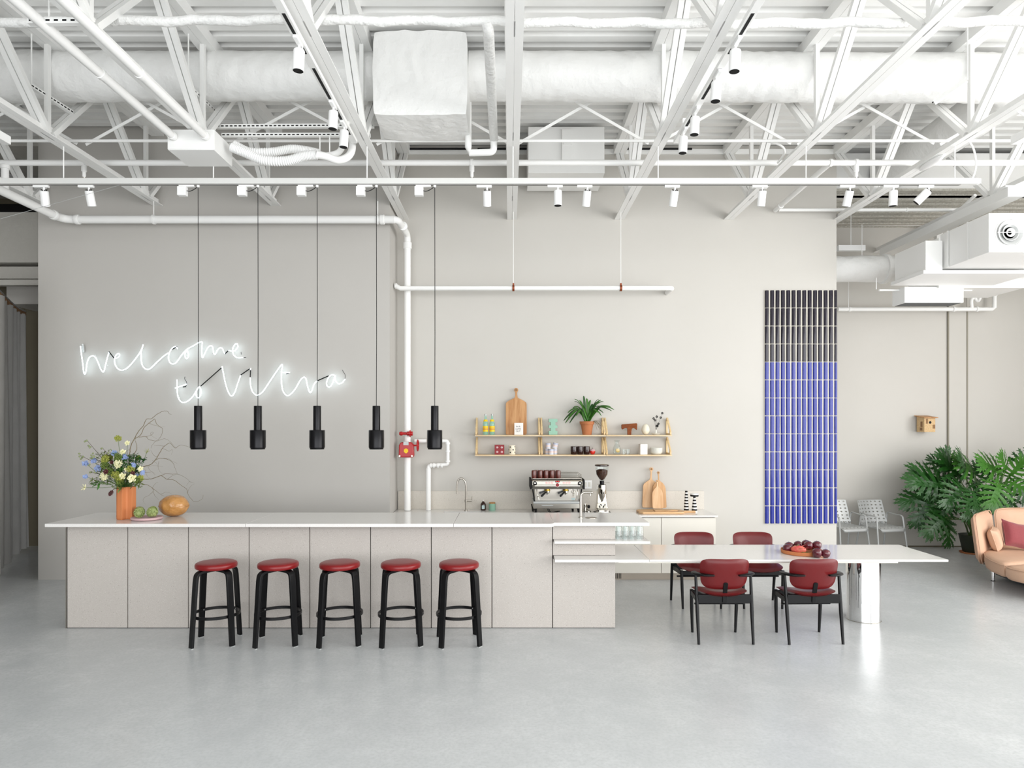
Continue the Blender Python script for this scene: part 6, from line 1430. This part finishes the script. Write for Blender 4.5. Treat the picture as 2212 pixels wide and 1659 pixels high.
def foliage(label, uv, Y, n, spread, L_, m, seed):
    r_ = random.Random(seed); t = thing('leaf_spray', label, 'foliage', mouth, group=gf); c = Z2(uv[0], uv[1], Y) - mouth
    MB().tube([Vector((0, 0, -.1)), c * .5, c], .003, 5).build('stem', 'stem', t)
    for k in range(n):
        d = Vector((r_.gauss(0, 1) + c.x * 6, r_.gauss(0, .7) - .4, r_.gauss(0, 1) - .1)).normalized(); a = c + Vector((r_.uniform(-1, 1), r_.uniform(-.6, .6), r_.uniform(-1, 1))) * spread
        x, y, _ = frame(d); l = L_ * r_.uniform(.7, 1.2); vs = [a]; 
        for u, w_ in ((.3, .16), (.6, .17), (.85, .09)): vs += [a + d * l * u - x * w_ * l - y * .05 * l, a + d * l * u + y * .04 * l, a + d * l * u + x * w_ * l - y * .05 * l]
        vs.append(a + d * l - y * .1 * l)
        b = MB(); b.add(vs, [(0, 1, 2), (0, 2, 3), (1, 4, 5, 2), (2, 5, 6, 3), (4, 7, 8, 5), (5, 8, 9, 6), (7, 10, 8), (8, 10, 9)]); b.build('leaf', m, t, ang=80)
foliage('dark green leaves at the right of the bouquet', (955, 690), 7.06, 20, 0.029, 0.052, 'leaf', 1)
foliage('long green leaves hanging at lower left', (450, 960), 7.0, 11, 0.029, 0.069, 'leaf2', 2)
foliage('dark leaves in the centre of the bouquet', (820, 740), 7.04, 23, 0.043, 0.046, 'leaf', 3)
foliage('green sprays over the right of the vase rim', (930, 965), 7.0, 37, 0.038, 0.039, 'olive', 4)
foliage('green sprays over the left of the vase rim', (700, 985), 7.0, 37, 0.041, 0.037, 'olive', 5)
foliage('feathery olive spray at lower left', (410, 930), 7.02, 30, 0.032, 0.030, 'olive', 6)
foliage('dark leaves under the roses', (760, 940), 7.03, 30, 0.051, 0.041, 'leaf', 7)
foliage('mixed leaves behind the blue florets', (560, 700), 7.12, 27, 0.065, 0.040, 'olive', 8)
foliage('mixed leaves in the back of the bouquet', (720, 780), 7.12, 34, 0.080, 0.046, 'olive', 9)

r9 = random.Random(77)
where = ['upper left', 'upper middle', 'upper right', 'middle left', 'middle', 'middle right', 'lower left', 'lower middle', 'lower right']
k = 0
for row, v in enumerate((640, 760, 880)):
    for col_, u in enumerate((560, 720, 880)):
        foliage('filler greenery in the ' + where[k] + ' of the bouquet', (u + r9.uniform(-25, 25), v + r9.uniform(-25, 25)), 7.07, 60, .046, .034, ('olive', 'leaf2', 'leaf')[k % 3], 20 + k)
        if k not in (2,): flower('bud_cluster', 'fine filler buds in the ' + where[k] + ' of the bouquet', (u + r9.uniform(-45, 45), v + r9.uniform(-45, 45)), 7.02, 'cluster', .040, ('paleyellow', 'olive', 'cream')[(k + row) % 3])
        foliage('leafy sprigs behind the ' + where[k] + ' of the bouquet', (u + r9.uniform(-60, 20), v + r9.uniform(-10, 50)), 7.14, 60, .052, .03, ('leaf2', 'olive', 'leaf')[(k + 1) % 3], 40 + k)
        k += 1
t = thing('seed_cone', 'dark red brown scaly cone hanging left of the vase', 'cone', Z2(605, 1080, 7.0), group=gf)
ax = (Z2(570, 1130, 7.0) - Z2(640, 1020, 7.0)).normalized()
x, y, _ = frame(ax)
MB().tube([ax * -.03, ax * -.05, mouth - Z2(605, 1080, 7.0)], .003, 5).build('stem', 'twigdark', t)
MB().ball((0, 0, 0), .014, .014, .03, 10, 8, Matrix((x, y, ax)).transposed()).build('core', 'twigdark', t)
for i in range(34):
    u = -1 + 2 * i / 33; a = i * 2.4; rr = .017 * math.sqrt(max(.08, 1 - u * u)); c = ax * u * .028 + (x * math.cos(a) + y * math.sin(a)) * rr
    MB().ball(c, .0065, .0065, .004, 6, 4, Matrix((x, y, ax)).transposed()).build('cone_scale', 'maroon', t)
# plate with artichokes
pxx = (315 - 1100) / F * 7.05
t = thing('pink_plate', 'dusty pink raised plate on the island left of the amber pot', 'plate', (pxx, 7.07, IZ))
b = MB(); b.lathe([(.0001, 0), (.135, 0), (.148, .008), (.152, .024), (.147, .028), (.138, .022), (.0001, .020)], 40); b.build('plate_body', 'pink', t)
for (dx, dy, rz, rx, lab) in ((-.072, -.01, .4, -70, 'left one, tipped toward us'), (.052, .01, -.8, 55, 'right one, ridged top turned right')):
    q = thing('artichoke', 'green artichoke on the pink plate, ' + lab, 'artichoke', (pxx + dx, 7.07 + dy, IZ + .0205), rz, 'artichokes on the pink plate')
    Rm = Matrix.Rotation(R(rx), 3, 'X') if dx < 0 else Matrix.Rotation(R(rx), 3, 'Y'); cc = Vector((0, 0, .058))
    MB().ball(cc, .05, .05, .052, 14, 10, Rm).build('heart', 'artichoke', q, ang=80)
    for row in range(6):
        n = 9 if row < 4 else 6; z = -.8 + row * .30; rr = math.sqrt(max(0.06, 1 - z * z * .85))
        for k in range(n):
            a = 2 * PI * (k + .5 * (row % 2)) / n; d = Vector((math.cos(a) * rr, math.sin(a) * rr, z)); bs = Vector((d.x * .046, d.y * .046, d.z * .05)); up_ = Vector((-d.x * .3, -d.y * .3, 1)).normalized()
            pth = [cc + Rm @ (bs - up_ * .014), cc + Rm @ (bs + d * .006 + up_ * .008), cc + Rm @ (bs + up_ * .03 - Vector((d.x, d.y, 0)) * .004)]
            if min(p.z for p in pth) < .006: continue
            MB().tube(pth, [.013, .014, .002], 6, flat=.3, up=Rm @ Vector((d.x, d.y, 0.01))).build('bract', 'artichoke', q, ang=80)
# amber pot
ax_ = (374 - 1100) / F * 7.32
t = thing('amber_pot', 'round amber glazed lidded pot shaped like a nut on the island', 'pot', (ax_, 7.34, IZ))
def blob(z0, z1, sgn):
    b = MB(); n = 40; vs = []; L_ = 12
    for i in range(L_ + 1):
        th = PI / 2 * i / L_
        for k in range(n):
            a = 2 * PI * k / n; r = math.cos(th) ** .92; wv = 1 + .022 * math.sin(9 * a + 4 * th) * math.cos(th) + .018 * math.sin(5 * a - 7 * th)
            z = math.sin(th) * (.120 if sgn > 0 else .112)
            vs.append((r * .150 * wv * math.cos(a), r * .14 * wv * math.sin(a), .110 + sgn * z))
    fs = [(i * n + k, i * n + (k + 1) % n, (i + 1) * n + (k + 1) % n, (i + 1) * n + k) for i in range(L_) for k in range(n)]
    vs = [(x, y, max(0, z)) for x, y, z in vs]; b.add(vs, fs); return b
blob(0, 0, 1).build('lid', 'amber', t, ang=70)
blob(0, 0, -1).build('bowl', 'amber', t, ang=70)
b = MB(); b.lathe([(.148, .100), (.157, .104), (.157, .109), (.152, .111), (.157, .113), (.157, .118), (.148, .122)], 40, sy=.85); b.build('rim_band', 'amber', t)
# pale boxed planter edge: nothing more on the island
